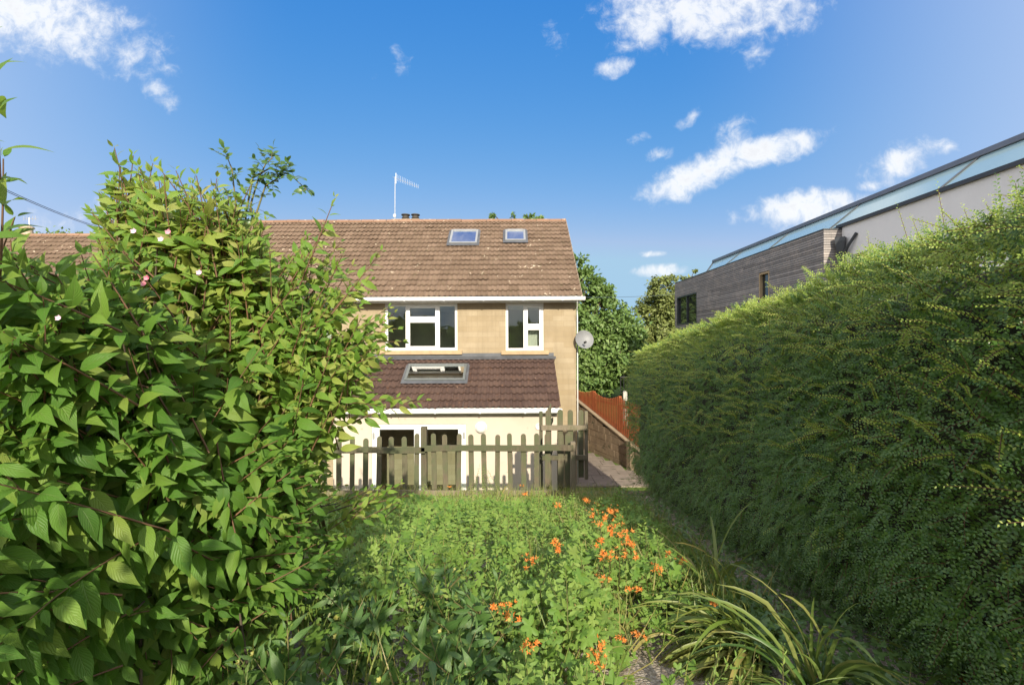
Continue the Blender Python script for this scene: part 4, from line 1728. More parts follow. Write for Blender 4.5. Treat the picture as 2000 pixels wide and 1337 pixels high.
WEIGELA = leaf_mat("broad_shrub_leaf", [(0.055, 0.145, 0.020), (0.085, 0.205, 0.026), (0.120, 0.250, 0.034), (0.185, 0.30, 0.045), (0.27, 0.29, 0.07)], (0.34, 0.52, 0.05), 0.40, 0.48, veins=0.5, spec=0.34, patch=0.4, back=(0.14, 0.20, 0.07))
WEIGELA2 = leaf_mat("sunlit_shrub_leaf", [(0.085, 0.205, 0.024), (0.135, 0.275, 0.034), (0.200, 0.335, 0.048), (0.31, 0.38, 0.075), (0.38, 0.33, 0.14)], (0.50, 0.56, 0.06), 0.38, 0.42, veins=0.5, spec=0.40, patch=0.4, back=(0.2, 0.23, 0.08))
ROSE = leaf_mat("rose_leaf", [(0.05, 0.12, 0.03), (0.08, 0.16, 0.04), (0.10, 0.18, 0.05)], (0.2, 0.35, 0.06), 0.3, 0.35)
PINK = mat("pink_petal", (0.62, 0.16, 0.26), (0.75, 0.45, 0.50), 30, 0.6)
PALEPINK = mat("pale_pink_petal", (0.75, 0.58, 0.64), (0.62, 0.42, 0.62), 30, 0.6)


def flower_bell(c, d, size, mt, parent, name="flower"):
    """Five-petalled bell flower."""
    d = unit(np.array(d, float))[None]
    v, f, uv = leaf_template(3, 0.62, 0.1, -0.25, 0.2, 0.6)
    Rm, T, S = [], [], []
    a0 = unit(np.cross(d[0], [0.3, 0.2, 0.9]))
    b0 = np.cross(d[0], a0)
    for k in range(5):
        an = 2 * math.pi * k / 5
        r = a0 * math.cos(an) + b0 * math.sin(an)
        Rm.append(frames((d[0] * 0.7 + r)[None], (d[0] - r * .7)[None])[0])
        T.append(c)
        S.append(size)
    return scatter(name, v, f, np.array(Rm), np.array(T), np.array(S), mt, parent)


def build_left_shrub():
    rg = np.random.default_rng(31)
    base = np.array([-1.55, 1.9, CZ - 1.55])
    sh = empty("shrub", base, "big broad leaved shrub filling the left foreground with green drooping leaves", "shrub")
    lv = leaf_template(7, 0.40, 0.09, 0.26)
    parts, stems = [], []
    core = np.array([-1.35, 1.75, CZ - 0.75])

    def depth(px, py):
        t = min(max(px, -100) / 650.0, 1.15)
        y = 0.98 + 0.85 * max(t, -0.1)
        if py < 560:
            y += 0.25 * (560 - py) / 260
        return y

    def add(pts, n_deep, lmin, lmax, size, droop, dd=0.55, node=0.041):
        tips, dirs, Ls = [], [], []
        for (px, py) in pts:
            Y = depth(px, py) + abs(rg.normal(0, dd)) * n_deep + rg.uniform(0, 0.15)
            p = np.array(at(px, py, Y))
            o = p - core
            o[2] *= 0.7
            d = unit(o) + np.array([rg.normal(0, 0.35), rg.normal(0, 0.3) - 0.25, rg.normal(0.12, 0.28)])
            tips.append(p)
            dirs.append(d)
            Ls.append(rg.uniform(lmin, lmax))
        r, t, s, st = shoots(tips, dirs, Ls, node, size, rg, droop=droop)
        parts.append((r, t, s))
        stems.extend(st)
        return st

    R1 = [(-260, 420), (10, 440), (45, 500), (120, 530), (230, 520), (430, 600), (600, 740), (610, 830), (560, 930), (540, 1050), (560, 1160), (470, 1240), (480, 1480), (-260, 1480)]
    add(sample_poly(R1, 150, rg), 0.30, 0.30, 0.55, 0.112, 0.60, node=0.043)
    R1l = [(-260, 760), (200, 800), (480, 960), (560, 1060), (540, 1160), (470, 1240), (480, 1480), (-260, 1480)]
    add(sample_poly(R1l, 95, rg), 0.30, 0.30, 0.50, 0.118, 1.15, node=0.046)
    R0 = [(-100, 470), (60, 485), (190, 510), (260, 550), (330, 660), (-100, 660)]
    add(sample_poly(R0, 60, rg), 0.45, 0.25, 0.40, 0.100, 0.35)
    add(sample_poly([(120, 470), (240, 480), (300, 620), (140, 600)], 26, rg), 0.5, 0.25, 0.40, 0.095, 0.30)
    R1b = [(-200, 520), (200, 560), (430, 640), (560, 760), (560, 900), (500, 1060), (420, 1230), (420, 1450), (-200, 1450)]
    add(sample_poly(R1b, 120, rg), 1.5, 0.25, 0.45, 0.10, 0.45)
    # lower right skirt, over the ground cover
    R1c = [(560, 800), (640, 900), (650, 1000), (670, 1080), (620, 1160), (500, 1180), (520, 900)]
    add(sample_poly(R1c, 130, rg), 0.6, 0.2, 0.36, 0.08, 0.4)
    # the shoot standing up at the far left edge and the leaves at its top
    n_body = len(stems)
    t1, d1 = [], []
    for (px, py, Y, dx, dz) in ((8, 305, 1.15, 0.1, 1.0), (-25, 360, 1.1, .1, 1), (30, 420, 1.2, 0.45, .8), (-18, 18, 1.0, 0.02, 1), (-60, 240, 1.05, .2, 1), (-60, 160, 1.0, .25, 1)):
        t1.append(np.array(at(px, py, Y)))
        d1.append(np.array([dx, -0.1, dz]))
    r, t, s, st = shoots(t1, d1, 0.34, 0.05, 0.085, rg, droop=0.15)
    parts.append((r, t, s))
    stems.extend(st)
    # the same bush carries on beside and behind the viewer, shading the near left corner
    tips, dirs = [], []
    for i in range(420):
        p = np.array([rg.uniform(-3.2, 0.30), rg.uniform(-2.9, -1.0), CZ - 1.5 + rg.uniform(0, 1) ** 0.6 * 2.25])
        tips.append(p)
        dirs.append(np.array([rg.normal(0, .6), rg.normal(0, .6), rg.uniform(.1, 1)]))
    r, t, s, st = shoots(tips, dirs, 0.35, 0.075, 0.13, rg, droop=0.4)
    parts.append((r, t, s))
    Rl, T, S = join_arrays(parts)
    keep = np.linalg.norm(T - np.array([0, 0, CZ]), axis=1) > 0.62
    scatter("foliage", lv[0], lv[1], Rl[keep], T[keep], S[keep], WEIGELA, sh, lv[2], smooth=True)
    # woody stems from the base into the crown
    wood = []
    for i in range(0, n_body, 6):
        e = np.asarray(stems[i][-1])
        b = base + np.array([rg.normal(0, 0.22), rg.normal(0, 0.2), 0])
        m = (b + e) / 2 + np.array([0, 0.1, 0.30])
        tt = np.linspace(1, 0, 10)[:, None]
        wood.append((1 - tt) ** 2 * b + 2 * tt * (1 - tt) * m + tt ** 2 * e)
    stems_mesh("branch", wood, 0.006, 0.0025, BARK, sh, 5)
    stems_mesh("twigs", stems, 0.0035, 0.0014, TWIG, sh, 4)


def build_mid_shrub():
    rg = np.random.default_rng(57)
    base = np.array([-1.75, 2.7, CZ - 1.7])
    sh = empty("shrub", base, "yellow green shrub with arching sunlit shoots in front of the tiled roof", "shrub")
    lv = leaf_template(6, 0.37, 0.10, 0.22)
    parts, stems = [], []
    core = np.array([-1.5, 2.4, CZ - 0.8])

    def add(pts, dd, lmin, lmax, size, droop, Y0=1.95, node=0.045, bias=(0, -.15, .25)):
        tips, dirs, Ls = [], [], []
        for (px, py) in pts:
            Y = Y0 + abs(rg.normal(0, dd))
            p = np.array(at(px, py, Y))
            d = unit((p - core) * np.array([1, 1, 1.0])) + np.array(bias) + rg.normal(0, 0.28, 3)
            tips.append(p)
            dirs.append(d)
            Ls.append(rg.uniform(lmin, lmax))
        r, t, s, st = shoots(tips, dirs, Ls, node, size, rg, droop=droop)
        parts.append((r, t, s))
        stems.extend(st)

    P = [(180, 470), (225, 400), (330, 385), (420, 360), (490, 400), (530, 480), (590, 560), (640, 640), (700, 700), (680, 770), (640, 830), (560, 800), (430, 640), (220, 530)]
    add(sample_poly(P, 360, rg), 0.45, 0.2, 0.4, 0.088, 0.4)
    Pt = [(170, 420), (215, 320), (270, 310), (345, 340), (440, 350), (500, 390), (520, 470), (420, 470), (300, 440)]
    add(sample_poly(Pt, 90, rg), 0.25, 0.22, 0.4, 0.098, 0.3, Y0=1.9, bias=(-.05, -.2, .45))
    Pr = [(560, 470), (650, 430), (700, 520), (735, 580), (755, 690), (700, 780), (600, 760)]
    add(sample_poly(Pr, 55, rg), 0.25, 0.25, 0.42, 0.088, 0.3, Y0=2.1, bias=(.35, -.1, .15))
    P2 = [(300, 560), (560, 560), (640, 700), (640, 830), (640, 980), (560, 1000), (430, 800)]
    add(sample_poly(P2, 260, rg), 0.6, 0.22, 0.4, 0.085, 0.35, Y0=2.2)
    # named shoots seen against the sky, the roof and the windows: tip px, py, depth, direction, length
    sp = [(225, 285, 2.05, (-.25, 0, 1), .36), (262, 300, 2.1, (.1, 0, 1), .34), (300, 315, 2.15, (.2, 0, 1), .3), (345, 330, 1.95, (-.3, -.2, .9), .4),
          (385, 340, 1.9, (-.1, -.2, 1), .4), (425, 345, 1.9, (.25, -.2, .8), .4), (180, 410, 1.9, (-.6, 0, .7), .35), (195, 450, 1.9, (-.7, 0, .5), .3),
          (490, 360, 2.0, (.45, -.1, .8), .35), (655, 385, 2.15, (.35, 0, .9), .42), (640, 440, 2.2, (.5, 0, .7), .35), (600, 470, 2.2, (.3, 0, .8), .35),
          (520, 430, 2.1, (.3, 0, .9), .3), (745, 490, 2.2, (.55, 0, .7), .36), (725, 545, 2.2, (.7, 0, .45), .36), (758, 600, 2.25, (.8, 0, .5), .36),
          (775, 640, 2.25, (.85, 0, .15), .4), (785, 665, 2.3, (.9, 0, 0), .42), (745, 620, 2.2, (.8, -.1, .3), .4), (700, 600, 2.1, (.8, 0, .4), .4),
          (770, 610, 2.3, (.6, 0, .5), .35), (740, 680, 2.2, (.9, -.1, .1), .4), (755, 700, 2.2, (.9, -.1, -.1), .4), (735, 740, 2.2, (.9, -.1, -.1), .38),
          (830, 780, 2.25, (.9, 0, .12), .42), (790, 775, 2.25, (.9, 0, .05), .38), (745, 790, 2.2, (.8, -.1, -.1), .35), (705, 800, 2.2, (.7, -.1, -.2), .35),
          (690, 560, 2.15, (.6, 0, .6), .35), (660, 520, 2.15, (.5, 0, .7), .35), (690, 640, 2.2, (.7, 0, .3), .4), (720, 650, 2.3, (.7, 0, .3), .4), (655, 830, 2.2, (.5, -.1, -.4), .3),
          (640, 600, 2.1, (.5, 0, .6), .35), (680, 690, 2.1, (.8, 0, .1), .4), (700, 740, 2.15, (.8, 0, 0), .4), (660, 760, 2.1, (.7, 0, 0), .4)]
    r, t, s, st = shoots([np.array(at(a, b, Y)) for (a, b, Y, d, l) in sp], [np.array(d) for (_, _, _, d, _) in sp], [l for (*_, l) in sp], 0.040, 0.082, rg, droop=0.28)
    parts.append((r, t, s))
    stems.extend(st)
    # low sprigs in front of the fence
    P3 = [(640, 960), (690, 930), (800, 940), (800, 985), (700, 1000)]
    add(sample_poly(P3, 16, rg), 0.2, 0.2, 0.3, 0.08, 0.2, Y0=3.0, bias=(.3, 0, .5))
    Rl, T, S = join_arrays(parts)
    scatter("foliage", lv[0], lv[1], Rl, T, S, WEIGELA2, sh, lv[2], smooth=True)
    wood = []
    for i in range(0, len(stems), 7):
        e = np.asarray(stems[i][-1])
        b = base + np.array([rg.normal(0, 0.25), rg.normal(0, 0.2), 0])
        m = (b + e) / 2 + np.array([-0.1, 0.05, 0.35])
        tt = np.linspace(1, 0, 10)[:, None]
        wood.append((1 - tt) ** 2 * b + 2 * tt * (1 - tt) * m + tt ** 2 * e)
    stems_mesh("branch", wood, 0.008, 0.003, BARK, sh, 5)
    stems_mesh("twigs", stems, 0.0038, 0.0015, TWIG, sh, 4)
    for (px, py, m, Y) in ((318, 466, PALEPINK, 1.75), (332, 452, PINK, 1.8), (392, 531, PALEPINK, 1.6), (290, 541, PINK, 1.55), (284, 552, PINK, 1.56), (118, 618, PALEPINK, 1.15), (265, 450, PALEPINK, 1.8)):
        flower_bell(np.array(at(px, py, Y)), (0.1, -1, 0.3), 0.014 * Y / 1.5, m, sh)


def build_rose():
    rg = np.random.default_rng(5)
    base = np.array([-1.15, 3.3, CZ - 1.8])
    sh = empty("rose", base, "rose cane with small leaflets arching against the sky above the shrub", "rose")
    lv = leaf_template(4, 0.6, 0.1, 0.12, 0.5, 0.45)
    canes = []
    for path in ([(470, 480), (462, 400), (455, 330), (446, 305)], [(480, 420), (495, 345), (530, 325), (570, 340), (600, 368)], [(490, 400), (505, 350), (520, 318), (535, 305)], [(500, 420), (520, 360), (545, 345), (560, 335)]):
        P = [np.array(at(x, y, 2.4)) for (x, y) in path]
        pts = []
        for a, b in zip(P[:-1], P[1:]):
            for t in np.linspace(0, 1, 8, endpoint=False):
                pts.append(a + (b - a) * t)
        pts.append(P[-1])
        canes.append(np.array(pts)[::-1])
    Rl, T, S, rach = [], [], [], []
    for c in canes:
        for k in range(0, len(c), 2):
            t = unit(c[max(k - 1, 0)] - c[min(k + 1, len(c) - 1)])
            ax = unit(rg.normal(0, 1, 3) + t * 0.6 + np.array([0, -0.2, 0.1]))
            L = rg.uniform(0.05, 0.09)
            q = [c[k] + ax * L * f for f in np.linspace(0, 1, 5)]
            rach.append(q[::-1])
            sd = unit(np.cross(ax, [0.1, -0.5, 0.9]))
            for f, s in ((0.4, 1), (0.4, -1), (0.75, 1), (0.75, -1), (1.0, 0)):
                ld = ax * (0.6 if s else 1) + sd * s
                Rl.append(frames(ld[None], (np.array([0, -.5, .8]) + rg.normal(0, .3, 3))[None])[0])
                T.append(c[k] + ax * L * f)
                S.append(rg.uniform(0.030, 0.043))
    scatter("foliage", lv[0], lv[1], np.array(Rl), np.array(T), np.array(S), ROSE, sh, lv[2], smooth=True)
    full = [np.concatenate([c, np.array([base * t + c[-1] * (1 - t) for t in np.linspace(0.1, 1, 8)])]) for c in canes]
    stems_mesh("cane", full, 0.006, 0.002, GREENTWIG, sh, 5)
    stems_mesh("twigs", rach, 0.0012, 0.0008, GREENTWIG, sh, 3)


build_left_shrub()
build_mid_shrub()
build_rose()

# ------------------------------------------------------------------ hedge
HEDGE = leaf_mat("small_hedge_leaf", [(0.050, 0.125, 0.030), (0.078, 0.170, 0.036), (0.110, 0.210, 0.042), (0.165, 0.255, 0.050)], (0.32, 0.46, 0.06), 0.34, 0.34, spec=0.5, patch=0.5)
HEDGETIP = leaf_mat("sun_tinted_young_leaf", [(0.18, 0.29, 0.045), (0.27, 0.37, 0.06), (0.40, 0.44, 0.10)], (0.60, 0.66, 0.09), 0.40, 0.4, spec=0.45, patch=0.4)  # young tips, lightened further: sunlight on the hedge top is put into the colour
HEDGECORE = mat("dark_hedge_core", (0.030, 0.034, 0.014), (0.018, 0.018, 0.009), 30, 0.95, 1.0, 30)


def hedge_face(y):
    return 1.60 + 0.075 * (np.asarray(y) - 2)


def hedge_top(y):
    return CZ + 0.60 - 0.095 * np.asarray(y)


def smooth_noise(x, y, seed):
    r = np.random.default_rng(seed)
    z = np.zeros_like(np.asarray(x, float))
    for k in range(6):
        f = 0.9 * 1.6 ** k
        a, b, c = r.uniform(-1, 1), r.uniform(-1, 1), r.uniform(0, 6.28)
        n = math.hypot(a, b) + 1e-6
        z = z + np.sin((a * x + b * y) / n * f * 2.2 + c) / 1.35 ** k
    return z / 3.0


def build_hedge():
    rg = np.random.default_rng(77)
    Y0, Y1 = 1.0, 9.15
    h = empty("hedge", (2.6, 5, float(garden_z(5))), "tall dense small leaved hedge running along the right side, shaded below and sunlit on top", "hedge")
    # lumpy dark body added behind the leaves to block light and darken the gaps
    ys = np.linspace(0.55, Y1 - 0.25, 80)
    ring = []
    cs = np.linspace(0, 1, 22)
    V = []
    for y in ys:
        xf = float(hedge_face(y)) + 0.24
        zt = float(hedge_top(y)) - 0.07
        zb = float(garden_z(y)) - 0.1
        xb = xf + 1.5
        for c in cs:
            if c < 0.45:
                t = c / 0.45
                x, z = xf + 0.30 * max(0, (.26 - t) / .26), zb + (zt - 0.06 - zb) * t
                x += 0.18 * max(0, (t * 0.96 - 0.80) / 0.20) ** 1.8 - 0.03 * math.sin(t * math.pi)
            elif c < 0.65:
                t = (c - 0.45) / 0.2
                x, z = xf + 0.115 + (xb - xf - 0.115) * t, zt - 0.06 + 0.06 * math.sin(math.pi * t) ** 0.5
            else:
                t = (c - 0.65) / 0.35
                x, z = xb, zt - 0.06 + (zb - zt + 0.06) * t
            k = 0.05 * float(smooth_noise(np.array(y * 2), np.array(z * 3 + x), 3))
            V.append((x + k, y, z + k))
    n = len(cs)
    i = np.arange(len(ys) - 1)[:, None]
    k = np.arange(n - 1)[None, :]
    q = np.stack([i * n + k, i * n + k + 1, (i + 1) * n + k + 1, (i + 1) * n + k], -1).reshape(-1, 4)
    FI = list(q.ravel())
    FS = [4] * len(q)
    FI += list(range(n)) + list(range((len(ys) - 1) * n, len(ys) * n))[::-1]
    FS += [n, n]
    np_mesh("dark_core", V, FI, FS, HEDGECORE, h)

    tv, tf = small_leaf()

    def sprays(p, d, L, nl, size, nrm, droop):
        """Fern-like sprays: two ranks of little leaves along each twig."""
        N = len(p)
        s = (np.arange(nl) + 0.6) / nl
        P = p[:, None, :] + d[:, None, :] * (L[:, None] * s[None, :])[..., None]
        P[..., 2] -= (droop * L)[:, None] * s[None, :] ** 2
        t = d[:, None, :] + np.array([0, 0, -1.0]) * (2 * droop[:, None] * s[None, :])[..., None]
        t = unit(t)
        nb = np.broadcast_to(nrm[:, None, :], t.shape)
        side = unit(np.cross(t, nb))
        sg = np.where(np.arange(nl) % 2 == 0, 1.0, -1.0)[None, :, None]
        ld = t * 0.55 + side * sg * 0.9 + rg.normal(0, 0.12, t.shape)
        nn = nb + rg.normal(0, 1, t.shape) * np.where(p[:, 1] > 3.4, .42, .18)[:, None, None]
        sz = size[:, None] * (1 - 0.45 * s[None, :]) * rg.uniform(0.75, 1.2, (N, nl))
        return frames(ld.reshape(-1, 3), nn.reshape(-1, 3)), P.reshape(-1, 3), sz.ravel(), P

    leaf, tip = [], []
    twigs = []

    def face_batch(ya, yb, dens, size, nl, Lm):
        area = (yb - ya) * 2.5
        N = int(area * dens)
        y = rg.uniform(ya, yb, N)
        zb = garden_z(y) + 0.02
        zt = hedge_top(y)
        f = rg.uniform(0, 1, N) ** 0.9
        z = zb + (zt - zb) * f
        lump = 0.07 * smooth_noise(y * 1.7, z * 2.1, 5) + 0.05 * smooth_noise(y * 5, z * 5, 6)
        under = np.clip((0.24 - f) / 0.24, 0, 1) * 0.30
        roundt = np.clip((f - 0.80) / 0.20, 0, 1) ** 1.8 * 0.20
        x = hedge_face(y) + 0.06 - lump + under + roundt + np.abs(rg.normal(0, 0.06, N))
        p = np.stack([x, y, z], -1)
        d = np.stack([-rg.uniform(0.15, 0.75, N), rg.normal(-0.1, 0.6, N), rg.normal(-0.2, 0.55, N) + (f - 0.45) * 1.2], -1)
        nrm = np.stack([rg.normal(-0.45, 0.3, N), rg.normal(-0.55, 0.35, N), rg.uniform(0.3, 0.95, N)], -1)
        return sprays(p, unit(d), rg.uniform(0.7, 1.3, N) * Lm, nl, np.full(N, size), nrm, rg.uniform(0.05, 0.35, N)), f

    for (ya, yb, dens, size, nl, Lm) in ((Y0 - .3, 2.2, 640, 0.0215, 24, 0.175), (2.2, 3.4, 640, 0.0205, 24, 0.165), (3.4, 5.2, 430, 0.0215, 18, 0.15), (5.2, Y1, 300, 0.025, 14, 0.15)):
        (r, t, s, P), f = face_batch(ya, yb, dens, size, nl, Lm)
        ft = np.repeat(f, nl)
        m = rg.uniform(0, 1, len(ft)) < 0
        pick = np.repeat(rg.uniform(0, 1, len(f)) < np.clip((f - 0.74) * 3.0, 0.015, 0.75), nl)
        leaf.append((r[~pick], t[~pick], s[~pick]))
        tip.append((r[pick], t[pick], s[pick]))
        twigs += [P[i, ::6][::-1] for i in range(0, len(f), 5)]
    # the top and the end of the hedge
    N = 8000
    y = Y0 - .3 + (Y1 - Y0) * rg.uniform(0, 1, N) ** 1.15
    w = rg.uniform(0, 1, N)
    x = hedge_face(y) + 0.15 + 1.2 * w
    z = hedge_top(y) - 0.10 + 0.10 * np.sin(np.pi * np.clip(w + 0.2, 0, 1)) ** 0.6 + 0.07 * smooth_noise(x * 3, y * 2, 8)
    p = np.stack([x, y, z], -1)
    d = unit(np.stack([rg.normal(-0.45, 0.5, N), rg.normal(-0.1, 0.5, N), rg.uniform(0.3, 1.1, N)], -1))
    nr = np.stack([rg.normal(-.1, .35, N), rg.normal(-.9, .35, N), rg.uniform(0.1, .8, N)], -1)
    r, t, s, P = sprays(p, d, rg.uniform(0.09, 0.17, N), 20, np.where(y < 3.5, 0.021, 0.026), nr, rg.uniform(0.0, 0.2, N))
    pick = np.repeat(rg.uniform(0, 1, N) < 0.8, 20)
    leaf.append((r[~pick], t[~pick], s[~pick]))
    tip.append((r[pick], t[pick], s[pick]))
    # end facing the house and viewer-side corner
    N = 1500
    z = rg.uniform(0, 1, N)
    x = hedge_face(Y1) + 0.05 + rg.uniform(0, 1.3, N)
    zb, zt = float(garden_z(8.6)), float(hedge_top(Y1))
    p = np.stack([x, np.full(N, Y1 - 0.1) + rg.normal(0, .05, N), zb + (zt - zb) * z], -1)
    d = unit(np.stack([rg.normal(-.3, .4, N), rg.uniform(.2, 1, N), rg.normal(0, .4, N)], -1))
    r, t, s, P = sprays(p, d, rg.uniform(0.12, .2, N), 16, np.full(N, .025), np.stack([rg.normal(-.4, .3, N), rg.normal(.3, .3, N), rg.uniform(.3, 1, N)], -1), rg.uniform(.05, .3, N))
    leaf.append((r, t, s))
    # long straggling shoots above and out of the face
    N = 220
    y = Y0 + 0.4 + (Y1 - Y0 - .5) * rg.uniform(0, 1, N) ** 1.3
    x = hedge_face(y) + rg.uniform(0.4, 1.2, N)
    p = np.stack([x, y, hedge_top(y) - 0.09], -1)
    d = unit(np.stack([rg.normal(-.3, .3, N), rg.normal(0, .3, N), rg.uniform(.5, 1.2, N)], -1))
    Ls = rg.uniform(.10, .22, N)
    nl = 24
    r, t, s, P = sprays(p, d, Ls, nl, np.where(y < 3.5, .0155, .021), np.stack([rg.normal(-.2, .4, N), rg.normal(-.7, .3, N), rg.uniform(0, .8, N)], -1), rg.uniform(-.1, .25, N))
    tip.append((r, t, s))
    twigs += [P[i, ::5][::-1] for i in range(N)]
    # several marked tall ones
    tall = [(1830, 352, 2.35), (1752, 398, 2.5), (1695, 452, 2.7), (1880, 400, 2.2), (1920, 390, 2.1), (1575, 540, 3.2), (1660, 500, 2.9), (1500, 590, 3.8), (1430, 620, 4.5), (1950, 395, 2.05), (1780, 420, 2.4)]
    p, d, Ls = [], [], []
    for (px, py, Y) in tall:
        tp = np.array(at(px, py, Y))
        b = np.array([tp[0] + rg.normal(.06, .05) + 0.0, Y + rg.normal(0, .05), float(hedge_top(Y)) - 0.05])
        p.append(b)
        d.append(unit(tp - b))
        Ls.append(np.linalg.norm(tp - b))
    p, d, Ls = np.array(p), np.array(d), np.array(Ls)
    r, t, s, P = sprays(p, d, Ls, 34, np.full(len(p), .017), np.stack([np.full(len(p), -.1), np.full(len(p), -.9), np.full(len(p), .3)], -1), np.zeros(len(p)))
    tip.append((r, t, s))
    twigs += [P[i, ::5][::-1] for i in range(len(p))]
    # long arching shoots standing off the upper face
    N = 620
    y = Y0 + 0.1 + (Y1 - Y0 - .4) * rg.uniform(0, 1, N) ** 1.4
    f = 1 - 0.50 * rg.uniform(0, 1, N) ** 1.9
    p = np.stack([hedge_face(y) + 0.02 + .20 * np.clip((f - .80) / .20, 0, 1) ** 1.8, y, garden_z(y) + (hedge_top(y) - garden_z(y)) * f], -1)
    d = unit(np.stack([-rg.uniform(.35, .9, N), rg.normal(.1, .55, N), rg.normal(.35, .3, N)], -1))
    r, t, s, P = sprays(p, d, rg.uniform(.14, .28, N), 28, np.where(y < 3.5, .018, .021), np.stack([rg.normal(-.1, .2, N), rg.normal(-.75, .2, N), np.full(N, .7)], -1), rg.uniform(.1, .4, N))
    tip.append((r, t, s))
    twigs += [P[i, ::5][::-1] for i in range(N)]
    r, t, s = join_arrays(leaf)
    scatter("foliage", tv, tf, r, t, s, HEDGE, h)
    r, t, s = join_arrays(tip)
    scatter("sun_tinted_young_growth", tv, tf, r, t, s, HEDGETIP, h)
    stems_mesh("twigs", twigs, 0.0022, 0.001, TWIG, h, 3)
    print("hedge leaves", sum(len(a[1]) for a in leaf) + sum(len(a[1]) for a in tip))


build_hedge()


def build_corner_shrub():
    rg = np.random.default_rng(9)
    b = at(1990, 480, 2.6)
    sh = empty("shrub", (b.x + .2, 2.6, float(garden_z(2.6))), "bright green leafy shoot poking up above the hedge at the far right", "shrub")
    lv = leaf_template(5, 0.46, 0.12, 0.15)
    sp = [(1985, 362, 2.6, (-.1, 0, 1)), (2000, 375, 2.6, (.1, 0, 1)), (1975, 395, 2.55, (-.4, 0, .8)), (2010, 355, 2.65, (.1, 0, 1)), (2030, 380, 2.6, (.2, 0, 1)), (1995, 400, 2.5, (-.2, -.3, .9)), (2040, 350, 2.7, (.2, 0, 1))]
    m = leaf_mat("bright_shoot_leaf", [(0.06, 0.15, 0.02), (0.10, 0.20, 0.03), (0.13, 0.24, 0.035)], (0.3, 0.45, 0.05), 0.35, 0.4, veins=0.3)
    r, t, s, st = shoots([np.array(at(a, c, Y)) for (a, c, Y, d) in sp], [np.array(d) for (*_, d) in sp], 0.30, 0.032, 0.06, rg, droop=0.1)
    scatter("foliage", lv[0], lv[1], r, t, s, m, sh, lv[2], smooth=True)
    full = [np.concatenate([np.asarray(q), np.array([np.asarray(q[-1]) * (1 - k) + np.array([b.x + .2, 2.6, garden_z(2.6)]) * k for k in np.linspace(.1, 1, 6)])]) for q in st]
    stems_mesh("stem", full, 0.007, 0.0015, GREENTWIG, sh, 5)


build_corner_shrub()

# ------------------------------------------------------------------ trees beyond
TREE_A = leaf_mat("tree_leaf_green", [(0.10, 0.18, 0.05), (0.14, 0.235, 0.06), (0.185, 0.275, 0.075), (0.25, 0.31, 0.10)], (0.22, 0.30, 0.05), 0.25, 0.5, patch=0.8)
TREE_B = leaf_mat("tree_leaf_olive", [(0.15, 0.195, 0.055), (0.20, 0.24, 0.07), (0.27, 0.29, 0.10)], (0.3, 0.28, 0.05), 0.25, 0.5, patch=0.8)


def tree(name, label, x, y, z0, lobes, n, size, mt, trunk_r, seed, group=None, cat="tree"):
    """lobes: (x,y,z,r) absolute; leaves on twig-ends spread in shells round the lobes."""
    rg = np.random.default_rng(seed)
    t = empty(name, (x, y, z0), label, cat, group)
    lob = np.array(lobes, float)
    wgt = lob[:, 3] ** 2
    wgt /= wgt.sum()
    # clumps on the lobes
    nc = max(60, n // 45)
    ci = rg.choice(len(lob), nc, p=wgt)
    dirs = unit(rg.normal(0, 1, (nc, 3)) + np.array([0, -0.25, 0.15]))
    cc = lob[ci, :3] + dirs * (lob[ci, 3] * rg.uniform(0.55, 1.08, nc))[:, None]
    li = rg.integers(0, nc, n)
    cr = (lob[ci, 3] * rg.uniform(0.14, 0.30, nc))[li]
    off = rg.normal(0, 1, (n, 3)) * np.array([1, 1, 0.7]) * (cr * 0.62)[:, None]
    P = cc[li] + off
    along = unit(dirs[li] * 0.5 + rg.normal(0, 0.7, (n, 3)) + np.array([0, 0, -0.25]))
    nrm = unit(dirs[li] * 0.8 + rg.normal(0, 0.5, (n, 3)) + np.array([0, 0, 0.6]))
    v = np.array([(0, 0, 0), (-0.3, 0.45, 0.06), (0.3, 0.45, 0.06), (0, 0.5, -0.02), (0, 1.0, -0.1)])
    f = [(0, 3, 1), (0, 2, 3), (1, 3, 4), (3, 2, 4)]
    scatter("crown", v, f, frames(along, nrm), P, size * rg.uniform(0.7, 1.3, n), mt, t)
    mb = MB()
    top = lob[:, 2].mean()
    cx, cy = lob[:, 0].mean(), lob[:, 1].mean()
    mb.tube([(x, y, z0 - 0.2), (x + (cx - x) * .2, y, z0 + (top - z0) * .4), (cx, cy, top)], [trunk_r, trunk_r * .8, trunk_r * .45], 10)
    for l in lob:
        a = Vector((x + (cx - x) * .5, y + (cy - y) * .5, z0 + (top - z0) * rg.uniform(.4, .7)))
        b = Vector(l[:3])
        m = (a + b) / 2 + Vector((0, 0, .2))
        mb.tube([a, m, b], [trunk_r * .45, trunk_r * .3, trunk_r * .12], 6)
    for k in range(0, nc, 2):
        a = Vector(lob[ci[k], :3])
        b = Vector(cc[k])
        mb.tube([a, (a + b) / 2 + Vector((0, 0, .08)), b], [trunk_r * .12, trunk_r * .08, trunk_r * .03], 4, cap=False)
    mb.build("trunk", BARK, t, smooth=True)


def px_lobes(lst, Y):
    out = []
    for (px, py, rp, dy) in lst:
        p = at(px, py, Y + dy)
        out.append((p.x, p.y, p.z, rp / 950.0 * Y))
    return out


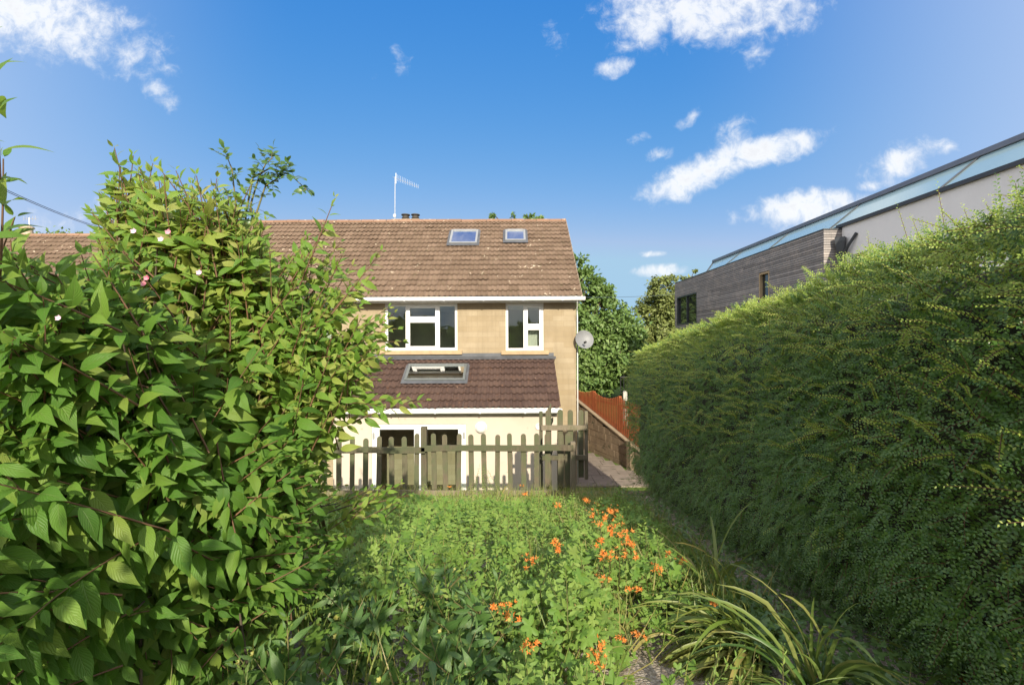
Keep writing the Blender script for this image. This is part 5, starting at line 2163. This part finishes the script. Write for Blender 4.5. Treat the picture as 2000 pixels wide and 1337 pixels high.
tree("tree", "tall bushy green tree right behind the stone house gable", 4.2, 24.5, 1.3,
     px_lobes([(1118, 525, 30, 0.5), (1140, 560, 34, 0), (1090, 570, 40, 1), (1165, 610, 36, 0), (1205, 640, 40, -0.5), (1150, 660, 46, -0.5), (1195, 700, 48, -1.0), (1150, 735, 42, -1.2), (1228, 690, 36, 0), (1225, 735, 34, -.5), (1232, 650, 26, .3), (1180, 575, 26, .5), (1100, 650, 55, 1)], 24.5),
     30000, 0.20, TREE_A, 0.28, 1)
tree("tree", "olive tinted tree between the green tree and the modern house", 9.0, 31, 1.6,
     px_lobes([(1295, 570, 30, 0), (1315, 600, 34, 0), (1275, 610, 32, 0.5), (1300, 650, 40, 0), (1262, 665, 30, 0), (1330, 640, 30, .5), (1270, 700, 36, 0)], 31), 17000, 0.22, TREE_B, 0.25, 2)
tree("tree", "small treetop peeking over the ridge of the stone house", 0.5, 30, 0,
     px_lobes([(975, 428, 18, 0), (1000, 430, 14, 0.5), (1040, 430, 16, 0), (1058, 432, 10, .3), (1000, 480, 45, 0), (1020, 560, 60, 0)], 30), 6000, 0.19, TREE_A, 0.22, 3)
tree("tree", "far hazy treetops showing above the lower roof at far left", -24, 29, 0,
     px_lobes([(85, 458, 9, 0), (120, 458, 10, 0), (155, 462, 10, 0), (190, 470, 12, 0), (120, 500, 50, 0), (60, 520, 60, 0)], 29), 5000, 0.22, TREE_A, 0.22, 4)
tree("tree", "low bushes with a pale top at the end of the modern house", 12.0, 34, 1.7,
     px_lobes([(1352, 540, 12, 0), (1338, 560, 22, 0), (1375, 560, 18, 0), (1350, 610, 40, 0), (1240, 720, 40, -2), (1232, 680, 25, -2)], 34), 7000, 0.24, TREE_B, 0.2, 6)


def build_back_hedge():
    """Woods far beyond, closing the gaps at ground level, and an unseen belt added behind the viewer."""
    rg = np.random.default_rng(15)
    n = 14000
    x = rg.uniform(-60, 70, n)
    y = 58 + rg.normal(0, 1.8, n)
    h = 4.2 + 1.6 * smooth_noise(x * 0.25, x * 0, 4)
    z = 1.2 + np.abs(rg.uniform(0, 1, n)) ** 0.8 * h
    P = np.stack([x, y, z], -1)
    m = 9000  # unseen belt behind the viewer, added to shape the window reflections
    x2 = rg.uniform(-32, 32, m)
    y2 = -17 + rg.normal(0, 1.2, m)
    P2 = np.stack([x2, y2, CZ - 1.5 + rg.uniform(0, 1, m) ** 0.8 * (2.9 + 1.5 * smooth_noise(x2 * .5, x2 * 0, 9))], -1)
    P = np.concatenate([P, P2])
    n += m
    v, f = small_leaf()
    o = scatter("woods", v * np.array([1.6, 1, 1]), f, frames(rg.normal(0, 1, (n, 3)), rg.normal(0, .6, (n, 3)) + np.array([0, -.5, .7])), P, rg.uniform(.6, 1.1, n), TREE_A)
    tag(o, "far belt of trees behind the houses, with an unseen belt added behind the viewer", "woods", kind="stuff")


build_back_hedge()

# ------------------------------------------------------------------ garden plants
GERAN = leaf_mat("geranium_leaf", [(0.100, 0.205, 0.038), (0.150, 0.265, 0.048), (0.210, 0.320, 0.064), (0.300, 0.370, 0.10)], (0.30, 0.44, 0.06), 0.33, 0.5, spec=0.3, patch=0.7)
WEED = leaf_mat("weed_leaf", [(0.135, 0.235, 0.05), (0.19, 0.30, 0.065), (0.27, 0.345, 0.085)], (0.34, 0.46, 0.07), 0.36, 0.55, spec=0.25, patch=0.7)
LANCE = leaf_mat("lance_leaf", [(0.052, 0.125, 0.030), (0.075, 0.16, 0.038), (0.105, 0.195, 0.048)], (0.16, 0.3, 0.06), 0.28, 0.42, veins=0.25, patch=0.5)
STRAP = leaf_mat("strap_leaf", [(0.125, 0.20, 0.035), (0.18, 0.245, 0.05), (0.26, 0.28, 0.075), (0.38, 0.29, 0.11)], (0.4, 0.42, 0.07), 0.33, 0.42, patch=0.25)
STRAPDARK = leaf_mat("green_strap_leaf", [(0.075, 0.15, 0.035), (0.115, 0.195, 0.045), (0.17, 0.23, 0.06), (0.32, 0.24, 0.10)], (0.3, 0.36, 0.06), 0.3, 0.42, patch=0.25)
STRAW = leaf_mat("straw_blade", [(0.30, 0.28, 0.09), (0.38, 0.33, 0.13), (0.22, 0.27, 0.07)], (0.5, 0.45, 0.12), 0.35, 0.5, patch=0.3)
FLAME = leaf_mat("orange_petal", [(0.60, 0.13, 0.03), (0.76, 0.24, 0.045), (0.84, 0.38, 0.10), (0.70, 0.30, 0.12)], (0.95, 0.4, 0.06), 0.35, 0.5, spec=0.3)
YELLOW = leaf_mat("yellow_bud", [(0.34, 0.36, 0.09), (0.45, 0.42, 0.12)], (0.6, 0.6, 0.1), 0.3, 0.5)


def cover_h(x, y):
    x = np.asarray(x, float)
    y = np.asarray(y, float)
    base = np.interp(y, [0.8, 2.5, 5.0, 6.2, 7.0, 7.8, 8.4], [0.30, 0.40, 0.36, 0.24, 0.13, 0.04, 0.02])
    k = 1 + 0.48 * smooth_noise(x * 1.6, y * 1.6, 21) + 0.26 * smooth_noise(x * 4.5, y * 4.5, 22)
    # thin towards the hedge foot and over the gravel strip
    xe = hedge_face(y) - x
    edge = np.clip(xe / 0.7, 0.10, 1)
    gap = gravel_gap(x, y)
    return np.maximum(base * k * edge * (1 - 0.97 * gap), 0.015)


def gravel_gap(x, y):
    c = 0.17 + 0.205 * y
    strip = np.exp(-(np.abs(x - c) / 0.17) ** 3)
    return np.maximum(strip, 0.93 * (x > c)) * np.clip((2.95 - y) / 0.5, 0, 1)


def build_cover():
    rg = np.random.default_rng(41)
    def pick(n, y0, y1, pw=1.0, xl=-1.15, xr=0.04):
        y = y0 + (y1 - y0) * rg.uniform(0, 1, n) ** pw
        lo = np.maximum(xl * y - 0.3, -5.0)
        hi = hedge_face(y) - xr
        x = lo + (hi - lo) * rg.uniform(0, 1, n)
        k = rg.uniform(0, 1, n) > gravel_gap(x, y) * 1.05
        return x[k], y[k]

    # palmate geranium leaves on stalks: three storeys
    v, f = palmate_leaf(5)
    Rm, T, S, stalk = [], [], [], []
    x, y = pick(25000, 1.0, 8.45, 1.2)
    mask = (smooth_noise(x * .9, y * .9, 33) + rg.normal(0, .35, len(x)) > -0.55) & ~((x < 0.0) & (y < 2.5) & (rg.uniform(0, 1, len(x)) < 0.7))
    x, y = x[mask], y[mask]
    n = len(x)
    hh = cover_h(x, y) * (1 - 0.65 * rg.uniform(0, 1, n) ** 2.0)
    z = ground_z(x, y) + hh
    nr = np.stack([rg.normal(0.05, .42, n), rg.normal(-.60, .42, n), np.ones(n)], -1)
    al = np.stack([rg.normal(0, 1, n), rg.normal(-.3, 1, n), rg.normal(-.2, .25, n)], -1)
    o = scatter("geranium_cover", v, f, frames(al, nr), np.stack([x, y, z], -1), rg.uniform(.040, .092, n) * np.where(rg.uniform(0, 1, n) < .2, 1.2, 1), GERAN)
    tag(o, "mass of lobed green geranium leaves covering the middle of the garden", "ground cover", kind="stuff")
    # small weeds: upright leafy stems between the geraniums
    x, y = pick(3600, 1.1, 8.4, 1.1)
    w = (x > -0.5) | (rg.uniform(0, 1, len(x)) < .35)
    x, y = x[w], y[w]
    tips, dirs, L = [], [], []
    for a, b in zip(x, y):
        h = float(cover_h(a, b)) * rg.uniform(.9, 1.25) + 0.03
        tips.append(np.array([a, b, float(ground_z(a, b)) + h]))
        dirs.append(np.array([rg.normal(0, .3), rg.normal(-.1, .3), 1]))
        L.append(min(h, .22))
    r, t, s, st = shoots(tips, dirs, L, 0.024, 0.042, rg, droop=0.25, taper=2)
    lv = leaf_template(3, 0.40, 0.12, 0.2)
    o = scatter("weeds", lv[0], lv[1], r, t, s, WEED, None, lv[2])
    tag(o, "small leafy weeds growing up through the ground cover", "weeds", kind="stuff")
    # straw coloured seeding grass, thickest along the right edge of the bed
    n = 2600
    y = 2.3 + 6.0 * rg.uniform(0, 1, n)
    x = np.where(rg.uniform(0, 1, n) < .6, hedge_face(y) - .75 + rg.normal(0, .28, n), rg.uniform(-1, 1, n) * .9 * y)
    ok = (x < hedge_face(y) - .1) & ((y > 3.0) | (x < .12 + .2 * y))
    x, y = x[ok], y[ok]
    n = len(x)
    al = np.stack([rg.normal(-.1, .5, n), rg.normal(-.1, .5, n), np.ones(n)], -1)
    nr = np.stack([rg.normal(0, .5, n), -np.ones(n), rg.normal(.3, .2, n)], -1)
    bv = np.array([(-.5, 0, 0), (.5, 0, 0), (-.42, .5, .04), (.42, .5, .04), (0, 1, -.2)]) * np.array([.02, 1, 1])
    o = scatter("straw_grass", bv, [(0, 1, 3, 2), (2, 3, 4)], frames(al, nr), np.stack([x, y, ground_z(x, y) + cover_h(x, y) * .4], -1), rg.uniform(.14, .36, n), STRAW)
    tag(o, "dry straw coloured grass among the orange flowers and along the bed's right edge", "grass", kind="stuff")
    # bare stalks
    stems_mesh_o = stems_mesh("weed_stalks", st[::2], 0.0018, 0.001, GREENTWIG, None, 3)
    tag(stems_mesh_o, "thin stalks of the small garden weeds", "weeds", kind="stuff")
    # grass wisps
    gx, gy = pick(9000, 1.2, 8.5, 1.0)
    n = len(gx)
    gv = np.array([(-.5, 0, 0), (.5, 0, 0), (-.42, .5, .02), (.42, .5, .02), (0, 1, -.12)])
    gf = [(0, 1, 3, 2), (2, 3, 4)]
    al = np.stack([rg.normal(0, .35, n), rg.normal(0, .35, n), np.ones(n)], -1)
    nr = np.stack([rg.normal(0, .4, n), -np.ones(n), rg.normal(.3, .2, n)], -1)
    Sx = rg.uniform(.12, .34, n)
    o = scatter("grass", gv * np.array([.022, 1, 1]), gf, frames(al, nr), np.stack([gx, gy, ground_z(gx, gy) + cover_h(gx, gy) * .45], -1), Sx, STRAP)
    tag(o, "fine grass blades scattered through the garden plants", "grass", kind="stuff")


def build_lance_plants():
    """Dark lance leaved plants with yellow seed heads at the bottom."""
    rg = np.random.default_rng(19)
    spots = [(-0.78, 1.65), (-0.42, 1.45), (-0.62, 2.15), (-0.22, 1.75), (-0.05, 1.35), (-0.95, 2.6), (-0.35, 2.5), (-0.55, 1.25), (-0.15, 2.1)]
    labs = ["dark lance leaved plant under the big shrub's lower leaves, with yellow heads", "dark lance leaved plant at the bottom edge, second from the shrub",
            "dark lance leaved plant just right of the shrub's drooping skirt", "dark lance leaved plant in the middle of the shaded lower bed",
            "dark lance leaved plant nearest the orange flowered strap leaves at the bottom", "dark lance leaved plant tucked behind the shrub's lower branches",
            "dark lance leaved plant at the back, against the pale geranium leaves", "dark lance leaved plant low at the bottom edge beside the shrub", "dark lance leaved plant left of the lone orange flower clusters"]
    lv = leaf_template(5, 0.27, 0.12, 0.3, 1.0, 0.40)
    for i, (x, y) in enumerate(spots):
        z0 = float(ground_z(x, y))
        p = empty("lance_plant", (x, y, z0), labs[i], "plant", "lance leaved plants in the shaded bed")
        tips, dirs, L = [], [], []
        for k in range(11):
            a, rr = rg.uniform(0, 6.28), rg.uniform(.05, .26)
            tips.append(np.array([x + rr * math.cos(a), y + rr * math.sin(a), z0 + rg.uniform(.30, .48)]))
            dirs.append(np.array([math.cos(a) * .7, math.sin(a) * .7 - .2, .75]))
            L.append(rg.uniform(.25, .36))
        r, t, s, st = shoots(tips, dirs, L, 0.045, 0.115, rg, droop=0.3, spread=1.0, taper=2)
        scatter("foliage", lv[0], lv[1], r, t, s, LANCE, p, lv[2], smooth=True)
        stems_mesh("stems", st, 0.0028, 0.0016, GREENTWIG, p, 4)
        for k in (0, 4, 8):
            c = tips[k] + np.array([0, 0, .015])
            flower_bell(c, (rg.normal(0, .4), -.5, .6), 0.015, YELLOW, p, "flower")


def strap_blades(x, y, n, Lmin, Lmax, lean, rg, spread=0.6, width=0.020):
    """Arching strap leaves from a tuft; returns vertex/face arrays."""
    V, FI = [], []
    base = 0
    seg = 9
    for i in range(n):
        a = rg.uniform(0, 6.28)
        d = np.array([math.cos(a) * spread + lean[0], math.sin(a) * spread + lean[1], 0])
        h = np.linalg.norm(d) + 1e-6
        L = rg.uniform(Lmin, Lmax)
        up = rg.uniform(0.45, 0.95)
        w = width * rg.uniform(.7, 1.25)
        p = np.array([x + rg.normal(0, .035), y + rg.normal(0, .035), float(ground_z(x, y)) - 0.01])
        t = unit(np.array([d[0] * .72, d[1] * .72, up]))
        side = unit(np.cross(t, np.array([0, 0, 1.0])) + rg.normal(0, .35, 3))
        bend = rg.uniform(.14, .34) * (0.6 + h)
        kink = rg.integers(4, 8) if rg.uniform() < .22 else 99
        for k in range(seg + 1):
            s = k / seg
            ww = w * (0.6 + 0.4 * math.sin(math.pi * min(s * 1.4, .5))) * (1 - s ** 3) ** .8 + .0008
            nn = unit(np.cross(side, t))
            V += [p - side * ww / 2, p + nn * (-ww * .16), p + side * ww / 2]
            p = p + t * L / seg
            dn = unit(d) if h > .01 else np.array([1, 0, 0])
            t = unit(t + (dn * .55 + np.array([0, 0, -1.0])) * bend * (.35 + s) * (2.6 if k == kink else 1))
        for k in range(seg):
            for j in range(2):
                b = base + k * 3 + j
                FI += [b, b + 1, b + 4, b + 3]
        base += (seg + 1) * 3
    return np.array(V), np.array(FI)


def on_cover(px, py):
    """The point of the planting's surface seen at a measured spot (first crossing along the view line)."""
    best = None
    for Y in np.linspace(1.2, 8.3, 285):
        p = at(px, py, Y)
        if p.z < float(ground_z(p.x, Y)) + float(cover_h(p.x, Y)) + 0.05:
            return np.array(p)
    return np.array(at(px, py, 8.2))


def flower_head(mbV, mbF, tip, d, n, size, rg):
    """One-sided spike of small trumpet flowers."""
    v, f, uv = leaf_template(3, 0.42, 0.1, -0.15, 0.4, 0.55)
    Rm, T, S = [], [], []
    d = unit(d)
    for i in range(n):
        c = tip - d * (0.6 * size * i) + rg.normal(0, .008, 3)
        fd = unit(np.array([rg.normal(0, .6), rg.normal(-.4, .5), rg.uniform(.2, .9)]) + d * .7)
        a0 = unit(np.cross(fd, [.3, .5, .8]))
        b0 = np.cross(fd, a0)
        c = c + fd * 0.022
        sz = size * (0.55 + 0.5 * min(1, i / 3))
        for k in range(5):
            an = 2 * math.pi * k / 5 + i
            r = a0 * math.cos(an) + b0 * math.sin(an)
            Rm.append(frames((fd * .9 + r * .75)[None], (fd - r * .6)[None])[0])
            T.append(c)
            S.append(sz * rg.uniform(.85, 1.15))
    return np.array(Rm), np.array(T), np.array(S)


def build_crocosmia():
    rg = np.random.default_rng(63)
    lf = leaf_template(3, 0.30, 0.1, 0.25, 0.5, 0.5)
    # clump: base px,py,Y of tuft (on the ground), flower tips (px,py,Y), label
    clumps = [
        ((0.02, 2.75), [(1030, 1088, 2.55), (1040, 1098, 2.5)], "orange flowered clump alone in the middle of the geraniums", 10, .4),
        ((0.27, 3.05), [(1088, 1060, 2.9), (1092, 1070, 2.9)], "small orange flowered clump right of the lone middle one", 8, .38),
        ((-0.03, 1.75), [(972, 1184, 1.78), (992, 1182, 1.8), (978, 1203, 1.76), (990, 1208, 1.75)], "orange flowered clump at the shade line with four small clusters", 8, .4),
        ((0.12, 1.42), [(1018, 1262, 1.5), (1036, 1256, 1.52)], "orange flowered clump with broad upright blades at the bottom middle", 34, .5),
        ((0.27, 1.4), [(1160, 1278, 1.5), (1172, 1284, 1.5), (1158, 1300, 1.46), (1175, 1262, 1.55)], "orange flowered clump left of the gravel at the bottom", 22, .42),
        ((0.52, 1.85), [(1212, 1250, 1.8), (1235, 1240, 1.85), (1250, 1238, 1.85)], "orange flowers sprawling on the gravel strip", 8, .35),
        ((0.66, 2.45), [(1232, 1150, 2.4), (1240, 1156, 2.4)], "orange flowered clump above the gravel strip", 10, .36),
        ((0.62, 2.95), [(1186, 1136, 2.9), (1180, 1132, 2.95)], "small orange flower beside the pale weeds below the path edge", 8, .34),
        ((0.80, 3.3), [(1190, 1088, 3.2), (1200, 1092, 3.2), (1178, 1086, 3.2)], "orange flowered clump halfway up the right edge of the bed", 12, .36),
        ((1.0, 3.0), [(1280, 1112, 2.85), (1288, 1118, 2.8), (1310, 1085, 2.9), (1318, 1094, 2.9)], "orange flowered clump leaning at the shaded foot of the hedge", 18, .4),
        ((1.05, 4.3), [(1225, 1062, 4.1), (1234, 1066, 4.1), (1215, 1052, 4.2), (1205, 1042, 4.2)], "dense run of orange flowers along the right edge of the bed", 16, .38),
        ((1.0, 5.0), [(1190, 1032, 4.9), (1205, 1026, 4.9), (1215, 1020, 4.9), (1188, 1040, 4.8)], "bright orange flowers in the middle of the run by the hedge", 14, .36),
        ((1.1, 5.8), [(1196, 992, 5.7), (1204, 998, 5.7), (1188, 1000, 5.6), (1150, 1000, 5.5), (1165, 1003, 5.5)], "orange flowered clump near the top of the run by the path", 14, .36),
        ((1.25, 7.0), [(1172, 962, 6.9), (1180, 966, 6.9), (1140, 975, 6.6), (1148, 980, 6.5)], "topmost orange flowers beside the start of the path", 14, .34),
        ((0.55, 6.6), [(1080, 984, 6.2), (1084, 988, 6.1)], "small orange flower in front of the right fence pickets", 8, .3),
        ((0.22, 7.6), [(1026, 966, 7.3), (1018, 948, 7.5), (875, 950, 7.6)], "orange flowers standing against the fence's bottom rail", 8, .34),
        ((1.1, 5.4), [(1160, 985, 5), (1176, 1008, 5), (1210, 1012, 5), (1222, 1040, 5), (1168, 1024, 5)], "scattered small orange flowers between the topmost ones and the dense run", 8, .32),
        ((0.8, 3.9), [(1240, 1078, 4), (1208, 1072, 4), (1172, 1058, 4)], "sparse orange flowers just below the dense run along the bed's right edge", 8, .32),
        ((0.95, 1.75), [(1395, 1184, 2.0), (1392, 1178, 2.05)], "single orange flower over the drooping strap leaves", 6, .3),
        ((1.0, 1.42), [(1598, 1334, 1.42), (1610, 1336, 1.42), (1622, 1338, 1.4)], "orange flower cut off by the bottom edge below the strap leaves", 8, .3),
        ((1.32, 1.45), [(1862, 1332, 1.45), (1878, 1334, 1.44), (1890, 1336, 1.44)], "orange flower cut off by the bottom edge under the hedge", 8, .3),
    ]
    for (b, tips, lab, nb, Lm) in clumps:
        heads = [on_cover(px, py) for (px, py, _) in tips]
        hm = np.mean(heads, axis=0)
        x, y = float(hm[0]) + rg.normal(0, .04), float(hm[1]) + 0.12
        z0 = float(ground_z(x, y))
        p = empty("crocosmia", (x, y, z0), lab, "flower", "orange crocosmia in the bed")
        V, FI = strap_blades(x, y, nb, Lm * .8, Lm * 1.25, (0.05, -.15), rg, .55, .016 if y < 3 else .020)
        np_mesh("leaves", V, FI, np.full(len(FI) // 4, 4), STRAP, p, smooth=True)
        st = []
        for tp in heads:
            b0 = np.array([x + rg.normal(0, .02), y + rg.normal(0, .02), z0])
            m = (b0 + tp) / 2 + np.array([0, 0, .10])
            tt = np.linspace(1, 0, 10)[:, None]
            q = (1 - tt) ** 2 * b0 + 2 * tt * (1 - tt) * m + tt ** 2 * tp
            st.append(q)
            ax = unit((q[0] - q[1]) + np.array([rg.normal(0, .04), rg.normal(-.02, .02), 0]))
            r, t, s = flower_head(None, None, tp, ax, 6, 0.030 * (0.95 if y > 4 else 0.74 if y > 2.6 else .56), rg)
            scatter("flower", lf[0], lf[1], r, t, s, FLAME, p, lf[2])
        stems_mesh("stem", st, 0.0028, 0.0016, GREENTWIG, p, 4)


def build_strap_clumps():
    rg = np.random.default_rng(88)
    cl = [((1.24, 2.5), 150, .42, .78, (-1.0, -.45), STRAP, "big drooping strap leaved clump spilling left onto the gravel, partly browned"),
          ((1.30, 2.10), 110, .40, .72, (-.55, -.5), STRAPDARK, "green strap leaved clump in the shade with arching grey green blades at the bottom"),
          ((1.36, 3.25), 40, .55, .95, (-.55, .0), STRAP, "tall upright strap leaved clump standing at the foot of the hedge"),
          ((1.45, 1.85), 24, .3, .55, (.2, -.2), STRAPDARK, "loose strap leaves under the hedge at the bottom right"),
          ((1.30, 2.95), 34, .4, .7, (-.7, -.2), STRAP, "thin strap leaved tuft between the tall clump and the drooping clump"),
          ((0.30, 2.5), 18, .35, .55, (-.5, .2), STRAP, "few long pale strap leaves lying over the weeds left of the gravel")]
    for (b, n, l0, l1, lean, m, lab) in cl:
        z0 = float(ground_z(*b))
        p = empty("strap_plant", (b[0], b[1], z0), lab, "plant", "strap leaved clumps by the hedge")
        V, FI = strap_blades(b[0], b[1], n, l0, l1, lean, rg, .65, .021)
        np_mesh("leaves", V, FI, np.full(len(FI) // 4, 4), m, p, smooth=True)


def build_under_hedge():
    """Dark ivy-like leaves on the shaded ground at the hedge foot."""
    rg = np.random.default_rng(91)
    n = 4600
    y = 1.2 + 7.0 * rg.uniform(0, 1, n) ** 1.2
    x = hedge_face(y) - rg.uniform(-.25, .95, n) * np.clip((y - 1.6) / 1.6, .25, 1)
    v, f = palmate_leaf(3)
    z = ground_z(x, y) + rg.uniform(.03, .20, n)
    o = scatter("undergrowth", v, f, frames(rg.normal(0, 1, (n, 3)) * np.array([1, 1, .2]), np.stack([rg.normal(-.2, .4, n), rg.normal(-.3, .4, n), np.ones(n)], -1)), np.stack([x, y, z], -1), rg.uniform(.03, .055, n), LANCE)
    tag(o, "low dark leaves on the shaded ground along the hedge foot", "undergrowth", kind="stuff")


def build_tall_weed():
    rg = np.random.default_rng(17)
    for (px, py, Y, lab) in ((940, 905, 7.7, "spindly dry weed standing in front of the white fence gaps"), (1225, 985, 5.0, "slim feathery weed leaning beside the path at the hedge corner"), (1500, 1250, 1.75, "pale bushy weed with thin twigs in front of the strap leaves")):
        tp = np.array(at(px, py, Y))
        z0 = float(ground_z(tp[0], Y))
        p = empty("weed", (tp[0], Y, z0), lab, "weed")
        tips, dirs, L = [], [], []
        for k in range(10):
            tips.append(tp + np.array([rg.normal(0, .07), rg.normal(0, .06), -abs(rg.normal(0, .15))]))
            dirs.append(np.array([rg.normal(0, .35), rg.normal(0, .3), 1]))
            L.append(max(.12, tips[-1][2] - z0) * .9)
        r, t, s, st = shoots(tips, dirs, L, 0.035, 0.034, rg, droop=-0.1, spread=.6)
        lv = leaf_template(3, .26, .1, .1)
        scatter("foliage", lv[0], lv[1], r, t, s, WEED, p, lv[2])
        stems_mesh("stems", st, 0.002, 0.001, GREENTWIG, p, 3)


build_cover()
build_lance_plants()
build_crocosmia()
build_strap_clumps()
build_under_hedge()
build_tall_weed()
